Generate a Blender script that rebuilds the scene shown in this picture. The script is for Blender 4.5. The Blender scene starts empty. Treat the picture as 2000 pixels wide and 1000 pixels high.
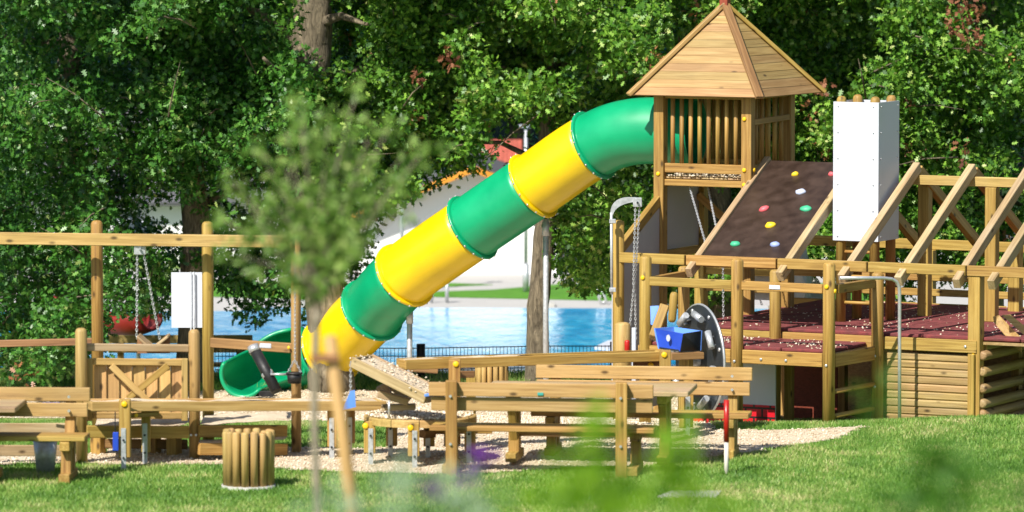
import bpy, bmesh, math, random
import numpy as np
from mathutils import Vector, Matrix, noise
R = math.radians
random.seed(7); rng = np.random.default_rng(7)
scn = bpy.context.scene
C = scn.collection
# ---------------- camera, world, sun, exposure ----------------
F = 10000.0; CAMZ = 6.0; PITCH = math.atan(0.075)
cam = bpy.data.cameras.new('camera'); co = bpy.data.objects.new('camera', cam); C.objects.link(co)
cam.lens = 180; cam.sensor_width = 36; cam.clip_start = 0.5; cam.clip_end = 1000
co.location = (0, 0, CAMZ); co.rotation_euler = (math.pi/2 - PITCH, 0, 0)
cam.dof.use_dof = True; cam.dof.focus_distance = 58.6; cam.dof.aperture_fstop = 1.65
scn.camera = co
w = bpy.data.worlds.new('World'); scn.world = w; w.use_nodes = True
SUN_EL = R(46); SUN_H = Vector((-0.54, -0.842, 0)).normalized()
nt = w.node_tree; sky = nt.nodes.new('ShaderNodeTexSky'); sky.sky_type = 'NISHITA'; sky.sun_disc = False
sky.sun_elevation = SUN_EL; sky.sun_rotation = math.atan2(SUN_H.x, SUN_H.y)
nt.links.new(sky.outputs[0], nt.nodes['Background'].inputs[0]); nt.nodes['Background'].inputs[1].default_value = 0.08
sl = bpy.data.lights.new('sun', 'SUN'); sl.energy = 5.0; sl.angle = R(0.5); sl.color = (1, 0.95, 0.86)
so = bpy.data.objects.new('sun', sl); C.objects.link(so)
sdir = Vector((SUN_H.x*math.cos(SUN_EL), SUN_H.y*math.cos(SUN_EL), math.sin(SUN_EL)))
so.rotation_euler = sdir.to_track_quat('Z', 'Y').to_euler(); so.location = (-20, 20, 30)
vs = scn.view_settings; vs.view_transform = 'Standard'; vs.look = 'None'; vs.gamma = 1; vs.use_curve_mapping = False; vs.exposure = 0.52
scn.cycles.max_bounces = 6; scn.cycles.diffuse_bounces = 2; scn.cycles.glossy_bounces = 3; scn.cycles.transmission_bounces = 3
scn.cycles.use_denoising = True

# ---------------- placement ----------------
_cp, _sp = math.cos(PITCH), math.sin(PITCH)
def P(px, py, d):
    """point at depth d (metres in front of the camera) that the photograph shows at px, py"""
    a = (px-1000)/F; b = (500-py)/F
    dx, dy, dz = a, _cp + b*_sp, -_sp + b*_cp
    k = d/dy
    return Vector((dx*k, d, CAMZ + dz*k))
def sm(a, b, x):
    t = min(1, max(0, (x-a)/(b-a))); return t*t*(3-2*t)
def gz(x, y):
    z = 0.0
    if y < 47: z = (47-y)*0.094
    z += 0.13*math.exp(-((x-5.3)/1.6)**2-((y-54.6)/1.3)**2)
    z -= 0.4*min(1, max(0, (y-55.3)/4.7))
    z -= 0.5*sm(65.2, 68.0, y)
    if y > 90: z += (y-90)*0.16 + 0.6*math.sin(x*.1)*sm(90, 100, y)
    return z
def GD(px, d):
    x = (px-1000)*d/F
    return Vector((x, d, gz(x, d)))
C0 = Vector((5.14, 56.0, 0)); U = Vector((.889, -.458, 0)); V = Vector((.458, .889, 0)); ZZ = Vector((0, 0, 1))
def S(t, v, z): return C0 - U*t + V*v + ZZ*z     # along the front of the climbing frame, back from it, up

# ---------------- objects ----------------
WM = {}
def place(o, M, parent=None):
    if parent is not None:
        o.parent = parent; o.matrix_basis = WM[parent.name].inverted() @ M
    else:
        o.matrix_basis = M
    WM[o.name] = M
    return o
def root(name, label, cat, loc=(0, 0, 0), group=None, rz=0):
    o = bpy.data.objects.new(name, None); C.objects.link(o); o.empty_display_size = .2
    o['label'] = label; o['category'] = cat
    if group: o['group'] = group
    return place(o, Matrix.Translation(Vector(loc)) @ Matrix.Rotation(rz, 4, 'Z'))
def tag(o, label=None, cat=None, group=None, kind=None):
    for k, v in (('label', label), ('category', cat), ('group', group), ('kind', kind)):
        if v: o[k] = v
    return o
def link(name, me, mat, parent=None, M=None, smooth=False):
    if mat is not None and not me.materials: me.materials.append(mat)
    o = bpy.data.objects.new(name, me); C.objects.link(o)
    if smooth:
        me.polygons.foreach_set('use_smooth', [True]*len(me.polygons))
    return place(o, M or Matrix.Identity(4), parent)
def copy_tree(o, M=None, parent=None):
    c = o.copy(); C.objects.link(c)
    if parent: c.parent = parent
    if M is not None: c.matrix_basis = M
    WM[c.name] = c.matrix_basis.copy() if parent is None else WM[parent.name] @ c.matrix_basis
    for ch in o.children: copy_tree(ch, None, c)
    return c
def from_bm(bm, nm='m'):
    me = bpy.data.meshes.new(nm); bm.to_mesh(me); bm.free(); return me
_cache = {}
def box_mesh(l, a, b, mat, bev=.006):
    k = ('b', round(l, 3), round(a, 3), round(b, 3), mat.name, bev)
    if k not in _cache:
        bm = bmesh.new(); bmesh.ops.create_cube(bm, size=1); bmesh.ops.scale(bm, vec=(l, a, b), verts=bm.verts)
        if bev: bmesh.ops.bevel(bm, geom=bm.edges[:], offset=min(bev, a*.3, b*.3), segments=1, affect='EDGES')
        me = from_bm(bm); me.materials.append(mat); _cache[k] = me
    return _cache[k]
def frame(p0, p1, up=ZZ):
    x = (p1-p0).normalized(); y = up.cross(x)
    if y.length < 1e-4: y = Vector((0, 1, 0)).cross(x)
    y.normalize(); z = x.cross(y)
    M = Matrix((x, y, z)).transposed().to_4x4(); M.translation = (p0+p1)/2
    return M
def beam(name, p0, p1, a, b, mat, parent=None, up=ZZ, bev=.006):
    """box from p0 to p1: a wide across, b deep towards up"""
    p0, p1 = Vector(p0), Vector(p1)
    return link(name, box_mesh((p1-p0).length, a, b, mat, bev), None, parent, frame(p0, p1, up))
def tube_mesh(l, r, mat, dome=0.0, n=16, r2=None, both=False, smooth=True):
    k = ('t', round(l, 3), round(r, 4), mat.name, dome, n, r2, both)
    if k in _cache: return _cache[k]
    r2 = r if r2 is None else r2
    prof = []
    if both and dome: prof += [(-l/2, .0), (-l/2+dome*.1, r*.55), (-l/2+dome*.45, r*.85)]
    else: prof += [(-l/2, 0)]
    prof += [(-l/2+(dome if both else 0), r), (l/2-dome, r2)]
    if dome: prof += [(l/2-dome*.45, r2*.85), (l/2-dome*.1, r2*.55)]
    prof += [(l/2, 0)]
    bm = bmesh.new(); rings = []
    for x, rr in prof:
        if rr == 0: rings.append([bm.verts.new((x, 0, 0))])
        else: rings.append([bm.verts.new((x, rr*math.cos(2*math.pi*i/n), rr*math.sin(2*math.pi*i/n))) for i in range(n)])
    for A, B in zip(rings, rings[1:]):
        for i in range(n):
            j = (i+1) % n
            if len(A) == 1: f = bm.faces.new((A[0], B[j], B[i]))
            elif len(B) == 1: f = bm.faces.new((A[i], A[j], B[0]))
            else: f = bm.faces.new((A[i], A[j], B[j], B[i])); f.smooth = smooth
    bmesh.ops.recalc_face_normals(bm, faces=bm.faces[:])
    me = from_bm(bm); me.materials.append(mat); _cache[k] = me
    return me
def rod(name, p0, p1, r, mat, parent=None, dome=0.0, n=16, r2=None, both=False):
    p0, p1 = Vector(p0), Vector(p1)
    return link(name, tube_mesh((p1-p0).length, r, mat, dome, n, r2, both), None, parent, frame(p0, p1))
def sweep(pts, radii, n=12, closed_ends=True, bm=None, a0=0, a1=None):
    """tube (or part of one) along points; returns bmesh"""
    bm = bm or bmesh.new(); pts = [Vector(p) for p in pts]
    if not hasattr(radii, '__len__'): radii = [radii]*len(pts)
    T = [(pts[min(i+1, len(pts)-1)]-pts[max(i-1, 0)]).normalized() for i in range(len(pts))]
    ref = ZZ if abs(T[0].z) < .95 else Vector((0, 1, 0))
    N = (ref - T[0]*ref.dot(T[0])).normalized(); rings = []
    part = a1 is not None
    for p, t, r in zip(pts, T, radii):
        N = (N - t*N.dot(t)).normalized(); B = t.cross(N)
        m = n+1 if part else n
        ring = []
        for i in range(m):
            a = (a0+(a1-a0)*i/n) if part else 2*math.pi*i/n
            ring.append(bm.verts.new(p + N*math.cos(a)*r + B*math.sin(a)*r))
        rings.append(ring)
    for A, B_ in zip(rings, rings[1:]):
        for i in range(len(A) if not part else len(A)-1):
            j = (i+1) % len(A)
            f = bm.faces.new((A[i], B_[i], B_[j], A[j])); f.smooth = True
    if closed_ends and not part:
        bm.faces.new(rings[0]); bm.faces.new(rings[-1][::-1])
    return bm
def link_bm(name, bm, mat, parent=None, M=None):
    bmesh.ops.recalc_face_normals(bm, faces=bm.faces[:])
    if M is None and parent is not None: M = Matrix.Identity(4)
    return link(name, from_bm(bm), mat, parent, M)
def poly_sheet(name, pts, th, nrm, mat, parent=None):
    """flat panel of real thickness from a polygon"""
    bm = bmesh.new(); n = Vector(nrm).normalized()*th
    a = [bm.verts.new(Vector(p)) for p in pts]; b = [bm.verts.new(Vector(p)+n) for p in pts]
    bm.faces.new(a); bm.faces.new(b[::-1])
    for i in range(len(a)):
        j = (i+1) % len(a); bm.faces.new((a[i], b[i], b[j], a[j]))
    return link_bm(name, bm, mat, parent)
def fast_mesh(name, verts, faces_n, idx, attr=None):
    """verts (n,3), faces all of size faces_n, idx flat"""
    me = bpy.data.meshes.new(name)
    me.vertices.add(len(verts)); me.vertices.foreach_set('co', np.asarray(verts, dtype=np.float32).ravel())
    nf = len(idx)//faces_n
    me.loops.add(len(idx)); me.loops.foreach_set('vertex_index', np.asarray(idx, dtype=np.int32))
    me.polygons.add(nf); me.polygons.foreach_set('loop_start', np.arange(nf, dtype=np.int32)*faces_n)
    me.update(calc_edges=True)
    if attr is not None:
        a = me.attributes.new('v', 'FLOAT', 'POINT'); a.data.foreach_set('value', np.asarray(attr, dtype=np.float32))
    return me
def chain(name, p0, p1, mat, parent=None, L=.036, r=.0046):
    p0, p1 = Vector(p0), Vector(p1); n = max(2, int((p1-p0).length/(L*.72))); ax = (p1-p0).normalized()
    s = Vector((1, 0, 0)) if abs(ax.x) < .8 else Vector((0, 1, 0))
    s = (s-ax*s.dot(ax)).normalized(); q = ax.cross(s); bm = bmesh.new()
    for i in range(n):
        c = p0.lerp(p1, (i+.5)/n); w_ = s if i % 2 else q; o_ = q if i % 2 else s; rings = []
        for k in range(8):
            a = 2*math.pi*k/8; cc = c + ax*math.cos(a)*L*.5 + w_*math.sin(a)*L*.3
            rd = (ax*math.cos(a)+w_*math.sin(a)).normalized()
            rings.append([bm.verts.new(cc + rd*math.cos(b)*r + o_*math.sin(b)*r) for b in (0, math.pi/2, math.pi, 3*math.pi/2)])
        for k in range(8):
            A, B = rings[k], rings[(k+1) % 8]
            for m in range(4): bm.faces.new((A[m], B[m], B[(m+1) % 4], A[(m+1) % 4]))
    return link_bm(name, bm, mat, parent)

# ---------------- materials ----------------
def newmat(name):
    m = bpy.data.materials.new(name); m.use_nodes = True
    return m, m.node_tree, m.node_tree.nodes['Principled BSDF']
def N(nt, t, **kw):
    n = nt.nodes.new('ShaderNode'+t)
    for k, v in kw.items():
        if k in n.inputs: n.inputs[k].default_value = v
        else: setattr(n, k, v)
    return n
def ramp(nt, fac, stops):
    r = nt.nodes.new('ShaderNodeValToRGB'); nt.links.new(fac, r.inputs[0])
    e = r.color_ramp.elements
    while len(e) < len(stops): e.new(.5)
    for el, (p, c) in zip(e, stops): el.position = p; el.color = (*c, 1) if len(c) == 3 else c
    return r
def mixc(nt, a, b, f, mode='MIX'):
    m = nt.nodes.new('ShaderNodeMix'); m.data_type = 'RGBA'; m.blend_type = mode
    for s, v in ((m.inputs[0], f), (m.inputs[6], a), (m.inputs[7], b)):
        if hasattr(v, 'type') and hasattr(v, 'links'): nt.links.new(v, s)
        else: s.default_value = v if not isinstance(v, tuple) or len(v) == 4 else (*v, 1)
    return m.outputs[2]
def mapped(nt, scale, rnd=True, src=3):
    tc = nt.nodes.new('ShaderNodeTexCoord'); mp = nt.nodes.new('ShaderNodeMapping'); mp.inputs['Scale'].default_value = scale
    nt.links.new(tc.outputs[src], mp.inputs[0])
    oi = nt.nodes.new('ShaderNodeObjectInfo')
    if rnd:
        mul = N(nt, 'Math', operation='MULTIPLY'); nt.links.new(oi.outputs['Random'], mul.inputs[0]); mul.inputs[1].default_value = 37.0
        cmb = nt.nodes.new('ShaderNodeCombineXYZ')
        for i in range(3): nt.links.new(mul.outputs[0], cmb.inputs[i])
        nt.links.new(cmb.outputs[0], mp.inputs['Location'])
    return mp.outputs[0], oi
def bump(nt, bs, h, strength=.3, dist=.01):
    b = nt.nodes.new('ShaderNodeBump'); b.inputs['Strength'].default_value = strength; b.inputs['Distance'].default_value = dist
    nt.links.new(h, b.inputs['Height']); nt.links.new(b.outputs[0], bs.inputs['Normal'])
def wood(name, dark, mid, light, grain=24, knot=True, weather=0.0, rough=.6):
    m, nt, bs = newmat(name)
    vec, oi = mapped(nt, (.9, grain, grain))
    n1 = N(nt, 'TexNoise', Scale=1.6, Detail=6, Roughness=.6, Distortion=.5); nt.links.new(vec, n1.inputs[0])
    r1 = ramp(nt, n1.outputs[0], [(.28, dark), (.5, mid), (.72, light)])
    vec2, _ = mapped(nt, (1.3, 2.2, 2.2))
    n2 = N(nt, 'TexNoise', Scale=1.3, Detail=4); nt.links.new(vec2, n2.inputs[0])
    col = mixc(nt, r1.outputs[0], (*[c*.62 for c in mid], 1), ramp(nt, n2.outputs[0], [(.52, (0, 0, 0)), (.78, (.45, .45, .45))]).outputs[0])
    col = mixc(nt, col, (.42, .36, .27, 1), ramp(nt, n2.outputs[0], [(.3, (weather, weather, weather)), (.55, (weather*.25,)*3)]).outputs[0]) if weather else col
    if knot:
        v3, _ = mapped(nt, (3.2, 7, 7)); vo = N(nt, 'TexVoronoi', Scale=1.0); nt.links.new(v3, vo.inputs[0])
        kr = ramp(nt, vo.outputs[0], [(.06, (1, 1, 1)), (.17, (0, 0, 0))])
        col = mixc(nt, col, (*[c*.35 for c in dark], 1), kr.outputs[0])
    v4, _ = mapped(nt, (.5, grain*3.2, grain*3.2)); n4 = N(nt, 'TexNoise', Scale=1.5, Detail=3, Roughness=.5); nt.links.new(v4, n4.inputs[0])
    col = mixc(nt, col, (*[c*.38 for c in dark], 1), ramp(nt, n4.outputs[0], [(.27, (.85, .85, .85)), (.36, (0, 0, 0))]).outputs[0])
    hs = N(nt, 'HueSaturation'); mr = N(nt, 'MapRange'); mr.inputs['To Min'].default_value = .88; mr.inputs['To Max'].default_value = 1.16
    nt.links.new(oi.outputs['Random'], mr.inputs[0]); nt.links.new(mr.outputs[0], hs.inputs['Value']); nt.links.new(col, hs.inputs['Color'])
    w2 = N(nt, 'TexWhiteNoise', noise_dimensions='1D'); nt.links.new(oi.outputs['Random'], w2.inputs['W'])
    mr2 = N(nt, 'MapRange'); mr2.inputs['To Min'].default_value = .488; mr2.inputs['To Max'].default_value = .512
    nt.links.new(w2.outputs[0], mr2.inputs[0]); nt.links.new(mr2.outputs[0], hs.inputs['Hue'])
    nt.links.new(hs.outputs[0], bs.inputs['Base Color']); bs.inputs['Roughness'].default_value = rough
    bump(nt, bs, n1.outputs[0], .35, .008)
    return m
def plain(name, col, rough=.5, metal=0.0, var=.12, scale=4, bmp=0.0, coat=0.0, src=3):
    m, nt, bs = newmat(name)
    vec, oi = mapped(nt, (1, 1, 1), src=src)
    n1 = N(nt, 'TexNoise', Scale=scale, Detail=5); nt.links.new(vec, n1.inputs[0])
    a = tuple(c*(1-var) for c in col); b = tuple(min(1, c*(1+var)) for c in col)
    r = ramp(nt, n1.outputs[0], [(.3, a), (.7, b)])
    nt.links.new(r.outputs[0], bs.inputs['Base Color']); bs.inputs['Metallic'].default_value = metal
    rr = ramp(nt, n1.outputs[0], [(.3, (rough*.8,)*3), (.7, (min(1, rough*1.2),)*3)]); nt.links.new(rr.outputs[0], bs.inputs['Roughness'])
    if coat: bs.inputs['Coat Weight'].default_value = coat; bs.inputs['Coat Roughness'].default_value = .12
    if bmp: bump(nt, bs, n1.outputs[0], bmp, .02)
    return m
W1 = wood('pine_warm', (.21, .112, .022), (.36, .215, .048), (.48, .32, .095))
W2 = wood('pine_pale', (.28, .165, .042), (.44, .28, .085), (.54, .37, .14), weather=.12)
W3 = wood('pine_roof', (.23, .13, .042), (.34, .208, .076), (.42, .28, .118), grain=18)
W4 = wood('log_green', (.17, .095, .03), (.31, .19, .06), (.44, .30, .12), weather=.22)
W5 = wood('pine_grey', (.25, .15, .065), (.39, .26, .125), (.52, .38, .21), weather=.35)
W6 = wood('hip_brown', (.16, .075, .028), (.27, .135, .052), (.37, .20, .085))
WG = wood('pine_golden', (.38, .22, .08), (.54, .33, .12), (.63, .42, .17))
RED = wood('stained_red', (.16, .03, .015), (.24, .045, .02), (.30, .06, .03), knot=False)
STEEL = plain('galvanised', (.50, .52, .54), .45, .45, .15, 30)
BRIGHT = plain('bright_steel', (.6, .61, .62), .32, .6, .08, 20)
YEL = plain('yellow_plastic', (.80, .55, .001), .38, 0, .09, 2.5, coat=.25)
GRN = plain('green_plastic', (.001, .315, .135), .38, 0, .12, 2.5, coat=.12)
CAPY = plain('yellow_cap', (.85, .52, .01), .4)
WHT = plain('white_panel', (.56, .59, .66), .45, 0, .03, 2)
GRY = plain('grey_panel', (.42, .42, .45), .5, 0, .06, 3)
BLU = plain('blue_panel', (.02, .07, .50), .4, 0, .1, 3)
LBL = plain('light_blue_panel', (.12, .28, .78), .4, 0, .1, 3)
BLK = plain('black_rubber', (.012, .012, .013), .55, 0, .3, 12, .3)
DGREY = plain('dark_plate', (.016, .021, .026), .5, 0, .3, 5)
BAG = plain('pale_concrete', (.45, .44, .41), .85, 0, .15, 12, .3)
REDP = plain('red_plastic', (.42, .012, .008), .35, 0, .1, 3)
def brick_print():
    m, nt, bs = newmat('printed_brick'); tc = nt.nodes.new('ShaderNodeTexCoord'); mp = nt.nodes.new('ShaderNodeMapping')
    nt.links.new(tc.outputs[3], mp.inputs[0]); mp.inputs['Scale'].default_value = (1, 1, 1); mp.inputs['Rotation'].default_value = (R(90), 0, 0)
    b = N(nt, 'TexBrick', Scale=1.0); b.inputs['Color1'].default_value = (.62, .008, .02, 1); b.inputs['Color2'].default_value = (.55, .008, .02, 1)
    b.inputs['Mortar'].default_value = (.02, .015, .015, 1); b.inputs['Mortar Size'].default_value = .012
    b.inputs['Brick Width'].default_value = .20; b.inputs['Row Height'].default_value = .105
    nt.links.new(mp.outputs[0], b.inputs[0]); nt.links.new(b.outputs[0], bs.inputs['Base Color']); bs.inputs['Roughness'].default_value = .4
    return m
BRK = brick_print()
def ground_mat(name, stops, scale, fine, bmp=.5, rough=.9):
    m, nt, bs = newmat(name); tc = nt.nodes.new('ShaderNodeTexCoord')
    n1 = N(nt, 'TexNoise', Scale=scale, Detail=8, Roughness=.7); nt.links.new(tc.outputs[3], n1.inputs[0])
    n2 = N(nt, 'TexNoise', Scale=fine, Detail=4, Roughness=.7); nt.links.new(tc.outputs[3], n2.inputs[0])
    md = N(nt, 'Math', operation='ADD'); nt.links.new(n1.outputs[0], md.inputs[0]); nt.links.new(n2.outputs[0], md.inputs[1])
    hf = N(nt, 'Math', operation='MULTIPLY'); nt.links.new(md.outputs[0], hf.inputs[0]); hf.inputs[1].default_value = .5
    r = ramp(nt, hf.outputs[0], stops); nt.links.new(r.outputs[0], bs.inputs['Base Color']); bs.inputs['Roughness'].default_value = rough
    bs.inputs['Specular IOR Level'].default_value = .2
    if bmp: bump(nt, bs, n2.outputs[0], bmp, .03)
    return m
GRASS = ground_mat('lawn', [(.32, (.045, .10, .016)), (.5, (.10, .19, .035)), (.6, (.20, .27, .07)), (.7, (.34, .33, .13))], .9, 14)
GRAV = ground_mat('gravel', [(.3, (.38, .29, .18)), (.48, (.66, .54, .39)), (.68, (.80, .70, .55))], 2.5, 38, .8)
EARTH = ground_mat('earth', [(.3, (.05, .03, .018)), (.7, (.16, .11, .07))], 4, 25, .6)
PAVE = ground_mat('paving', [(.3, (.38, .37, .36)), (.7, (.50, .49, .47))], .6, 20, .1)
FLAWN = ground_mat('clipped_lawn', [(.3, (.05, .16, .015)), (.55, (.09, .25, .025)), (.75, (.15, .30, .04))], 1.2, 9)
HILL = ground_mat('wooded_hillside', [(.3, (.006, .016, .005)), (.7, (.03, .06, .018))], 2.2, 3, .8)
def chips_mat():
    m, nt, bs = newmat('pebble'); a = N(nt, 'Attribute', attribute_name='v')
    r = ramp(nt, a.outputs['Fac'], [(0, (.40, .29, .17)), (.4, (.66, .54, .38)), (.85, (.80, .71, .57)), (1, (.85, .78, .66))])
    nt.links.new(r.outputs[0], bs.inputs['Base Color']); bs.inputs['Roughness'].default_value = .85
    return m
CHIP = chips_mat()
def leaf_mat(name, stops, rough=.42, trans=.22, spec=.5):
    m, nt, bs = newmat(name); a = N(nt, 'Attribute', attribute_name='v')
    r = ramp(nt, a.outputs['Fac'], stops); nt.links.new(r.outputs[0], bs.inputs['Base Color'])
    bs.inputs['Roughness'].default_value = rough; bs.inputs['Specular IOR Level'].default_value = spec
    tr = nt.nodes.new('ShaderNodeBsdfTranslucent'); hs = N(nt, 'HueSaturation', Value=1.4, Saturation=1.1); nt.links.new(r.outputs[0], hs.inputs['Color']); nt.links.new(hs.outputs[0], tr.inputs[0])
    mx = nt.nodes.new('ShaderNodeMixShader'); mx.inputs[0].default_value = trans
    nt.links.new(bs.outputs[0], mx.inputs[1]); nt.links.new(tr.outputs[0], mx.inputs[2]); nt.links.new(mx.outputs[0], nt.nodes['Material Output'].inputs[0])
    return m
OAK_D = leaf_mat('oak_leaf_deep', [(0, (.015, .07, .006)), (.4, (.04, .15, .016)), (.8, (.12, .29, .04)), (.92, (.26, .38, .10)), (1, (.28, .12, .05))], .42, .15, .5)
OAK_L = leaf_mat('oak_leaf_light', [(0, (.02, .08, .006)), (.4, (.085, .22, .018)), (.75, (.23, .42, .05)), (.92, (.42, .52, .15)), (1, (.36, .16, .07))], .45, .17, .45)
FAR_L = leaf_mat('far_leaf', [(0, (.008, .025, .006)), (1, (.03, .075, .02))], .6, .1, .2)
YNG = leaf_mat('young_leaf', [(0, (.11, .22, .035)), (.6, (.24, .37, .08)), (1, (.42, .50, .16))], .5, .3)
PLT = leaf_mat('bright_leaf', [(0, (.12, .26, .01)), (.6, (.26, .45, .02)), (1, (.40, .58, .05))], .5, .45)
DPL = leaf_mat('deep_leaf', [(0, (.03, .11, .01)), (1, (.11, .28, .02))], .5, .35)
SIL = leaf_mat('silver_leaf', [(0, (.22, .33, .19)), (1, (.42, .52, .36))], .6, .25)
PUR = leaf_mat('purple_petal', [(0, (.10, .02, .20)), (1, (.25, .06, .40))], .6, .3)
BLADE = leaf_mat('grass_blade', [(0, (.08, .19, .025)), (.4, (.17, .33, .05)), (.7, (.33, .44, .11)), (1, (.62, .54, .28))], .55, .3)
def bark(name, a, b, sc=1.0):
    m, nt, bs = newmat(name); tc = nt.nodes.new('ShaderNodeTexCoord'); mp = nt.nodes.new('ShaderNodeMapping'); mp.inputs['Scale'].default_value = (sc, sc, sc*.22)
    nt.links.new(tc.outputs[3], mp.inputs[0]); v = N(nt, 'TexNoise', Scale=16, Detail=6, Roughness=.75, Distortion=1.2); nt.links.new(mp.outputs[0], v.inputs[0])
    r = ramp(nt, v.outputs[0], [(.35, a), (.65, b)]); nt.links.new(r.outputs[0], bs.inputs['Base Color']); bs.inputs['Roughness'].default_value = .9
    bump(nt, bs, v.outputs[0], 1.0, .05); return m
BARK = bark('oak_bark', (.07, .055, .035), (.33, .27, .18))
YBARK = bark('young_bark', (.40, .33, .23), (.62, .53, .40), 3)
def water_mat():
    m, nt, bs = newmat('pool_water'); tc = nt.nodes.new('ShaderNodeTexCoord'); mp = nt.nodes.new('ShaderNodeMapping'); mp.inputs['Scale'].default_value = (1, .45, 1)
    nt.links.new(tc.outputs[3], mp.inputs[0]); n = N(nt, 'TexNoise', Scale=2.6, Detail=6, Roughness=.65, Distortion=.6); nt.links.new(mp.outputs[0], n.inputs[0])
    n2 = N(nt, 'TexNoise', Scale=.35, Detail=3); nt.links.new(mp.outputs[0], n2.inputs[0])
    r = ramp(nt, n.outputs[0], [(.35, (.01, .34, .68)), (.5, (.03, .47, .84)), (.68, (.14, .64, .93))])
    c = mixc(nt, r.outputs[0], (.01, .30, .70, 1), ramp(nt, n2.outputs[0], [(.4, (0, 0, 0)), (.65, (.6, .6, .6))]).outputs[0])
    nt.links.new(c, bs.inputs['Base Color']); bs.inputs['Specular IOR Level'].default_value = .28; bs.inputs['Roughness'].default_value = .04
    bump(nt, bs, n.outputs[0], .35, .05); return m
WATER = water_mat()
# ================= SETTING =================
def grid_sheet(name, xs, ys, off, mat, kind='structure', label=None, mask=None):
    vs_ = []; ix = {}
    for j, y in enumerate(ys):
        for i, x in enumerate(xs):
            ix[(i, j)] = len(vs_); vs_.append((x, y, gz(x, y)+off))
    fs = []
    for j in range(len(ys)-1):
        for i in range(len(xs)-1):
            cx, cy = (xs[i]+xs[i+1])/2, (ys[j]+ys[j+1])/2
            if mask is None or mask(cx, cy): fs.append((ix[(i, j)], ix[(i+1, j)], ix[(i+1, j+1)], ix[(i, j+1)]))
    me = bpy.data.meshes.new(name); me.from_pydata(vs_, [], fs); me.update()
    bm = bmesh.new(); bm.from_mesh(me); bmesh.ops.delete(bm, geom=[v for v in bm.verts if not v.link_faces], context='VERTS'); bm.to_mesh(me); bm.free()
    o = link(name, me, mat, smooth=True); return tag(o, label, None, None, kind)
xs = [-200, -120, -70, -40, -25, -16] + list(np.arange(-12, 12.1, .6)) + [16, 25, 40, 70, 120, 200]
ys = list(np.arange(-6, 45, 3)) + list(np.arange(45, 70, .4)) + [70.5, 75, 80, 85, 90] + list(np.arange(95, 260, 8))
grid_sheet('lawn', [float(a) for a in xs], [float(a) for a in ys], 0, GRASS)
grid_sheet('wooded_hillside', [float(a) for a in np.arange(-200, 201, 8)], [float(a) for a in np.arange(90, 255, 4)], .05, HILL)
def fbm(x, y, s=1.0): return noise.noise(Vector((x*s, y*s, 3.1)))
FX = [-9, -6, -4.6, -3, -1.8, -.6, .6, 1.6, 2.3, 3.2, 3.75, 4.0]
FY = [51.6, 51.7, 51.75, 51.75, 51.0, 50.9, 51.2, 51.6, 52.7, 53.5, 54.4, 55.0]
def in_gravel(x, y):
    if y > 63.0 + .3*fbm(x, y, .6) or x > 4.0: return False
    front = float(np.interp(x, FX, FY)) + .28*fbm(x, y, .9) + .1*fbm(x, y, 3.5)
    if y < front: return False
    if x > 2.2:
        return y < 54.9 - (x-2.2)*.12 + .15*fbm(x, y, 1.3) or y > 58
    if x < -4.2+.3*fbm(x, y, .7) and 52.6 < y < 59: return False
    if -3.6 < x < -1.3 and 53.1+.2*fbm(x, y, 2) < y < 56.8 + .3*fbm(x, y, 1): return False      # strip of lawn between the play tables
    return True
gx = [float(a) for a in np.arange(-9, 4.2, .12)]; gy = [float(a) for a in np.arange(50.2, 63.6, .12)]
grid_sheet('gravel_bed', gx, gy, .008, GRAV, mask=in_gravel)
# pebbles on the gravel
def pebbles(name, pts, rmin, rmax, mat, parent=None, kind='stuff', label=None):
    n = len(pts); pts = np.asarray(pts, dtype=float)
    base = np.array([(1, 0, 0), (-1, 0, 0), (0, 1, 0), (0, -1, 0), (0, 0, 1), (0, 0, -1)], float)
    tri = np.array([0, 2, 4, 2, 1, 4, 1, 3, 4, 3, 0, 4, 2, 0, 5, 1, 2, 5, 3, 1, 5, 0, 3, 5])
    r = rng.uniform(rmin, rmax, (n, 1, 1)); st = rng.uniform(.6, 1.3, (n, 1, 3)); st[..., 2] *= .7
    an = rng.uniform(0, 6.28, n); ca, sa = np.cos(an), np.sin(an)
    v = base[None]*r*st + rng.normal(0, .15, (n, 6, 3))*r
    x = v[..., 0]*ca[:, None]-v[..., 1]*sa[:, None]; y = v[..., 0]*sa[:, None]+v[..., 1]*ca[:, None]
    v = np.stack([x, y, v[..., 2]], -1) + pts[:, None, :]
    idx = (tri[None]+np.arange(n)[:, None]*6).ravel()
    me = fast_mesh(name, v.reshape(-1, 3), 3, idx, np.repeat(rng.random(n), 6))
    M = Matrix.Identity(4)
    o = link(name, me, mat, parent, M); return tag(o, label, None, None, kind)
pp = []
while len(pp) < 34000:
    x, y = rng.uniform(-7, 4.0), rng.uniform(50.8, 63.2)
    if in_gravel(x, y): pp.append((x, y, gz(x, y)+.014))
pebbles('gravel', pp, .006, .016, CHIP, label='pale loose gravel chips spread over the playground bed')
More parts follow.
